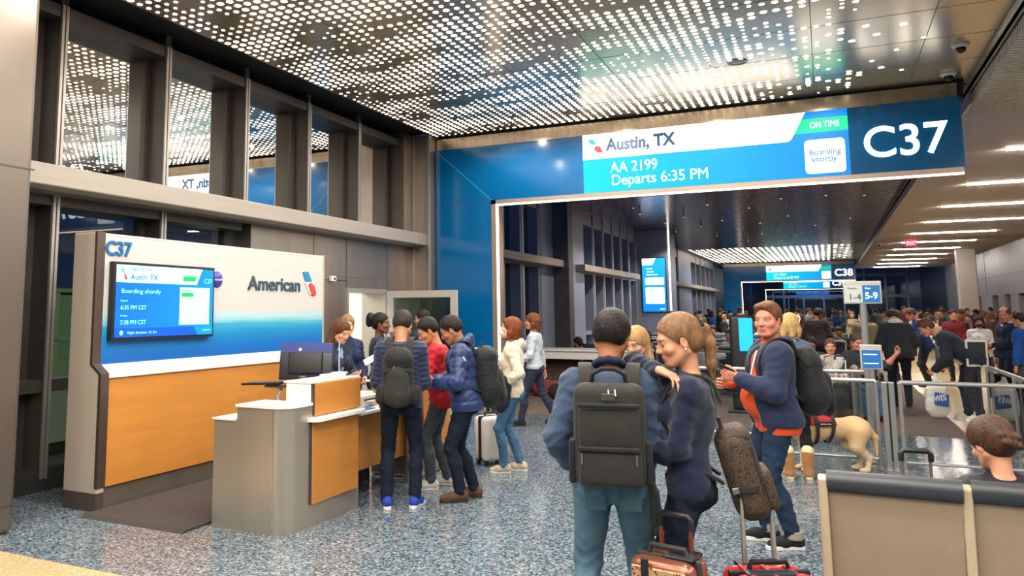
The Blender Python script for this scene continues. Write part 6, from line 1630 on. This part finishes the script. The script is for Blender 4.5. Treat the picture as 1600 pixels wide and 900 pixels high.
b16, f, S = person('person in a charcoal jacket with a pale hood, bent forward with back turned', (1.12, 17.0), 6, 1.82, f16, skin='c99676', hair=('short', '3a2c22'), top=dict(mat=cloth('charcoal_jacket', '2c2e30'), th=.034, hem=-.14), bottom=dict(mat=dark_jean), shoes=dict(up=up_b, sole=so_b), seed=22, fine=False, step=.010)
G = Sculpt(.010); G.ell(f.nb + f.Rt @ A3((0, -.07, -.01)), (.12, .06, .06), f.Rt, .02); attach(b16, 'hood', G, cloth('pale_hood', 'cfccc4'), S)
f17 = Fig(head=(40, 16, 0), girth=1.1, belly=.03, armL=dict(wrist=(-.08, .30, 1.08), pole=(-.8, -.6, -.6), palm=(0, 0, 1), curl=.5), armR=dict(wrist=(.26, .05, .85), curl=.5))
b17, f, S = person('balding man in a navy sweater over a white collar holding a phone', (2.85, 17.6), 110, 1.78, f17, skin='c58a6c', hair=('balding', '4a3a30'), lips='a0604e', top=dict(mat=cloth('navy_sweater', '1e2942'), th=.018, hem=-.08), bottom=dict(mat=dk), shoes=dict(up=up_b, sole=so_b), seed=23, step=.009)
G = Sculpt(.007)
for sg in (-1, 1): G.rc(f.nb + f.Rt @ A3((sg * .06, -.02, .012)), f.nb + f.Rt @ A3((sg * .012, .085, -.045)), .022, .018, .015)
attach(b17, 'shirt_collar', G, white_p, S)
person('person in a bright blue jacket at the right edge, half out of view', (2.95, 16.9), 60, 1.68, Fig(head=(0, 10, 0)), hair=('short', '2a1e18'), top=dict(mat=cloth('bright_blue', '1d4f9a'), th=.03), bottom=dict(mat=grey_jean), shoes=dict(up=up_b, sole=so_b), fine=False, step=.011, seed=24)
b, f, S = person('man in a maroon sweater standing in the walkway crowd', (2.75, 23.5), 170, 1.72, Fig(head=(20, 6, 0), girth=1.1, **HANDS(.18, .2, .95)), skin='c08a68', hair=('short', '2b201a'), top=dict(mat=cloth('maroon', '6a1f25'), th=.02), bottom=dict(mat=dk), shoes=dict(up=up_b, sole=so_b), fine=False, step=.011, seed=25)
b, f, S = person('woman in a white puffer vest and black mask facing the viewer', (2.72, 19.6), 175, 1.60, Fig('f', head=(0, 10, 0), **HANDS(.10, .25, 1.05)), skin='b98565', hair=('long', '2a1a14'), top=dict(mat=cloth('white_puffer', 'd6d3cf', .6), th=.034, hem=-.06, puff=(.09, .008), end=.25), bottom=dict(mat=dk), shoes=dict(up=up_b, sole=so_b), mask=blk_plastic, fine=False, step=.010, seed=26)
G = Sculpt(.011); [f.arm(G, n, .012, .93) for n in 'LR']; attach(b, 'red_sleeves', G, cloth('sleeve_red', '7c2730'), S)
b, f, S = person('man in a blue suit jacket leaning over the seated crowd', (1.95, 21.5), 95, 1.80, Fig(lean=16, head=(0, 25, 0), hunch=12, **HANDS(.15, .35, 1.15)), skin='d08a80', hair=('short', '4c382a'), top=dict(mat=cloth('blue_suit', '22335e'), th=.022), bottom=dict(mat=dk), shoes=dict(up=up_b, sole=so_b), fine=False, step=.011, seed=27)
person('bulky person in a dark brown hoodie seen from behind among the seats', (-.25, 21.0), -15, 1.80, Fig(head=(-30, 25, 0), hunch=20, lean=10, girth=1.22, **HANDS(.15, .3, 1.1)), skin='6e4a38', hair=('short', '1d1512'), top=dict(mat=cloth('brown_hoodie', '2b2421'), th=.036, hem=-.14), bottom=dict(mat=dk), shoes=dict(up=up_b, sole=so_b), fine=False, step=.011, seed=28)
person('person in a khaki ribbed jacket seen from behind right of the sign pole', (.72, 20.0), 10, 1.72, Fig(head=(0, 10, 0), girth=1.15), skin='c99676', hair=('short', '5a4632'), top=dict(mat=cloth('khaki', '8a7d58'), th=.032, hem=-.12, puff=(.05, .004)), bottom=dict(mat=dk), shoes=dict(up=up_b, sole=so_b), fine=False, step=.011, seed=29)
person('woman with a dark strap across a grey top beside the blue suit', (1.55, 23.0), 15, 1.70, Fig('f', head=(0, 5, 0)), skin='c99676', hair=('bob', '4a3424'), top=dict(mat=cloth('grey_top', '8d9498'), th=.024), bottom=dict(mat=dk), shoes=dict(up=up_b, sole=so_b), fine=False, step=.011, seed=30)

# seats and the seated people facing the barrier
def seat_at(x, y, rz, label, group='dark lounge seats in the gate area'):
    global seat0
    if seat0 is None:
        seat0 = chair(label, x, y, rz, group, .6, True, False); return seat0
    c = copy_tree(seat0); c.location = (x, y, 0); c.rotation_euler = (0, 0, rz); c['label'] = label; return c
seat0 = None
LB = 'dark lounge seat in the rows beyond the barriers'
for i in range(3): seat_at(-.85 + .62 * i, 15.05, math.pi, 'dark lounge seat in the front row facing the barriers')
for r_, (y, rz) in enumerate(((18.4, 0), (19.4, math.pi), (22.6, 0), (23.6, math.pi), (27, 0), (28, math.pi))):
    for i in range(9):
        if y < 20 and i > 6: continue
        seat_at(-4.9 + .62 * i + .2 * (r_ % 2), y, rz, LB)
ws = cloth('striped_white', 'b9b7ae', .9, noise=(40, .35, (1, 1, 1)))
b, f, S = person('seated woman in a white striped cardigan with a bun, facing the viewer', (.02, 14.9), 172, 1.64, sit(sex='f', head=(8, 8, 0), armL=dict(wrist=(-.16, .30, .72), curl=.5), armR=dict(wrist=(.10, .22, 1.02), pole=(.8, 0, -1), curl=.5)), skin='cf9678', hair=('pulled', '6b4a34'), lips='b0605a', top=dict(mat=ws, th=.024, hem=-.08), bottom=dict(mat=blue_jean), shoes=dict(up=up_b, sole=so_b), step=.010, seed=31)
b, f, S = person('seated heavy man in a charcoal tee reaching out his bare arm', (.40, 15.0), -158, 1.76, sit(girth=1.22, belly=.07, head=(0, 18, 0), hunch=10, armL=dict(wrist=(-.48, .26, 1.02), pole=(0, -.2, -1), curl=.5), armR=dict(wrist=(.16, .34, .75), curl=.5)), skin='c98674', hair=('short', '4b3c30'), top=dict(mat=cloth('charcoal_tee', '2c3136'), th=.02, hem=-.08, end=.1), bottom=dict(mat=blue_jean), shoes=dict(up=up_b, sole=so_b), step=.010, seed=32)
b, f, S = person('seated person in black with a teal face mask looking down', (-.28, 15.6), 165, 1.66, sit(head=(20, 24, 0), hunch=12), skin='a87456', hair=('short', '2b211b'), top=dict(mat=blk_jk, th=.03, hem=-.08), bottom=dict(mat=dk), shoes=dict(up=up_b, sole=so_b), mask=mat('mask_teal', '2f8fa0', .7), step=.010, seed=33)
# left of the picture's middle, by the white counter
for args in (
    ('seated person in a grey hoodie with dark hair by the tall glazed bay', (-3.55, 18.0), 120, 1.70, sit(head=(-20, 10, 0), **HANDS(.1, .3, .8)), '9c6f56', ('bob', '241914'), 'grey_hoodie', '6d6a66', None),
    ('standing person in a pale grey top and white mask at the steel wall', (-4.1, 24.5), 140, 1.72, Fig(head=(0, 10, 0), **HANDS(.12, .25, 1.0)), 'a87b5f', ('short', '17120f'), 'pale_grey', '8f9698', MATS['mask_white']),
    ('seated person in dark red clothes near the steel wall, leaning on a hand', (-3.35, 22.2), 160, 1.66, sit(head=(10, 20, 0), armR=dict(wrist=(.08, .2, 1.1), pole=(1, 0, -1))), 'b57a60', ('short', '2a1c18'), 'dark_red', '63282c', None),
    ('small dark-haired person in a rust top sitting low at the white counter', (-5.0, 17.9), 100, 1.50, sit(head=(0, 25, 0), hunch=10, **HANDS(.1, .32, .85)), 'a97258', ('bob', '2a1a14'), 'rust_top', '6b302c', None),
    ('seated person in a rose top with reddish hair right of the white counter', (-2.75, 20.2), 150, 1.60, sit(sex='f', head=(20, 15, 0)), 'cf967c', ('bob', '7a3a28'), 'rose', '8d5058', None),
    ('seated person in a beige jacket and glasses left of the blue kiosk', (-1.95, 19.2), 165, 1.70, sit(head=(-10, 10, 0)), 'b57c60', ('short', '241b16'), 'beige_jacket', 'a79e8f', None),
    ('seated person in a white sweater under the blonde ponytail', (-2.3, 17.4), 150, 1.66, sit(head=(0, 20, 0)), 'c98a76', ('short', '5a3a2a'), 'white_sweater', 'c4bcb6', None)):
    lb, loc, rz, h, fg, sk, hr, tn, tc_, mk = args
    person(lb, loc, rz, h, fg, skin=sk, hair=hr, top=dict(mat=cloth(tn, tc_), th=.026, hem=-.08), bottom=dict(mat=dk), shoes=dict(up=up_b, sole=so_b), fine=False, step=.011, seed=40, mask=mk)

# ------------------------------------------------------------------ the far crowd: every traveller an object of its own
dye = mat('crowd_cloth', '808080', .85, ocol=True)
def proto(fig, sex_hair, skin, sd, h=1.72):
    b, f, S = person('far traveller', (0, 0), 0, h, fig, skin=skin, hair=sex_hair, top=dict(mat=dye, th=.03, hem=-.10, amp=0), bottom=dict(mat=dye, amp=0), shoes=None, fine=False, step=.021, seed=sd)
    return b
P_STAND = [proto(Fig(head=(10, 8, 0), **HANDS(.16, .2, .95)), ('short', '241a15'), 'c08a6a', 51), proto(Fig('f', head=(-15, 12, 0), **HANDS(.10, .28, 1.08)), ('long', '3a2519'), 'c99676', 52, 1.62),
           proto(Fig(head=(25, 5, 0), girth=1.15), ('short', '4a3526'), 'b0795c', 53, 1.78), proto(Fig('f', head=(0, 15, 0), hunch=8, **HANDS(.15, .25, 1.0)), ('bob', '6d4a2c'), 'd0a083', 54, 1.60),
           proto(Fig(head=(-25, 20, 0), hunch=12, lean=5, **HANDS(.10, .3, 1.1)), ('short', '15100e'), '7a5240', 55, 1.75), proto(Fig('f', head=(30, 4, 0)), ('pulled', '8d6c44'), 'cf9c80', 56, 1.66)]
P_SIT = [proto(sit(head=(10, 15, 0)), ('short', '2a1e17'), 'bd8768', 57), proto(sit(sex='f', head=(-15, 18, 0), **HANDS(.08, .28, .85)), ('long', '4b3020'), 'c99676', 58, 1.62), proto(sit(head=(0, 28, 0), hunch=12, girth=1.1), ('short', '191210'), '8a5c46', 59)]
used = set()
TOPS = [('black', '17181b'), ('navy', '1d2947'), ('charcoal', '3a3c40'), ('grey', '7f8488'), ('white', 'c9c6c0'), ('red', '8f2328'), ('maroon', '57222a'), ('teal', '2a6a70'), ('olive', '56553c'), ('tan', 'a08a6c'), ('pink', 'b57a80'), ('blue', '2f5590'), ('brown', '4a372b')]
rr = random.Random(11)
def place(p, x, y, rz, where, seated):
    i = p
    b = (P_SIT if seated else P_STAND)[i]
    tn, tc_ = TOPS[rr.choice([0, 0, 1, 1, 2, 2, 3, 3, 4, 4, 5, 6, 7, 8, 9, 10, 11, 12])]
    key = (seated, i)
    if key not in used: used.add(key); o = b
    else: o = copy_tree(b)
    o.location = (x, y, 0); o.rotation_euler = (0, 0, rz); s_ = rr.uniform(.94, 1.05); o.scale = (s_, s_, s_)
    for c in o.children:
        if c.name.startswith('jacket'): c.color = lin(tc_) + (1,)
        elif c.name.startswith('trousers'): c.color = lin(rr.choice(['14161c', '1f2633', '2c3a50', '2a2623', '4b4a46'])) + (1,)
    hairs = {0: 'short dark hair', 1: 'long brown hair', 2: 'short brown hair', 3: 'a light brown bob', 4: 'short black hair', 5: 'tied-back fair hair'} if not seated else {0: 'short dark hair', 1: 'long brown hair', 2: 'short black hair'}
    lb = '%s person in a %s top with %s, %s' % ('seated' if seated else 'standing', tn, hairs[i], where)
    o['label'] = lb; o['group'] = lb
    o['category'] = 'person'
pos = []
def free(x, y, d):
    for a, b in pos:
        if (a - x) ** 2 + (b - y) ** 2 < d * d: return False
    pos.append((x, y)); return True
n_ = 0
for r_, (y, rz) in enumerate(((18.4, 0), (19.4, math.pi), (22.6, 0), (23.6, math.pi), (27, 0), (28, math.pi))):
    for i in range(9):
        if y < 20 and (i > 6 or i < 2): continue
        x = -4.9 + .62 * i + .2 * (r_ % 2)
        if rr.random() < .62 and all((x - a) ** 2 + (y - b) ** 2 > 1.1 for a, b in ((-.25, 21), (-3.35, 22.2), (-2.75, 20.2), (-1.95, 19.2), (-2.3, 17.4), (-3.55, 18), (.72, 20))):
            place(rr.randrange(3), x, y + (.04 if rz == 0 else -.04), rz + rr.uniform(-.2, .2), 'in the seat rows', True); pos.append((x, y))
for k in range(400):
    if n_ >= 46: break
    y = 31 + 27 * rr.random() ** .8; x = rr.uniform(-5.2, 1.3)
    if free(x, y, .8): place(rr.randrange(6), x, y, rr.uniform(0, 6.28), 'at the far gate seating', False); n_ += 1
n_ = 0
for k in range(600):
    if n_ >= 56: break
    y = 25 + 30 * rr.random() ** .9; x = rr.uniform(1.8, 7.0)
    if 48 < y < 49.8 and x > 5.6: continue
    if free(x, y, .75): place(rr.randrange(6), x, y, rr.choice([0, math.pi, rr.uniform(0, 6.28)]), 'in the walkway crowd', False); n_ += 1
for x, y, p in ((-5.0, 46.5, 0), (-4.2, 45, 4), (-5.4, 43.5, 2), (-4.9, 40.5, 1), (-3.9, 41.5, 3)): place(p, x, y, rr.uniform(0, 6.28), 'by the far gate', False)
for sd, lst in ((0, P_STAND), (1, P_SIT)):
    for i, b in enumerate(lst):
        if (bool(sd), i) not in used:
            for c in list(b.children): bpy.data.objects.remove(c)
            bpy.data.objects.remove(b)
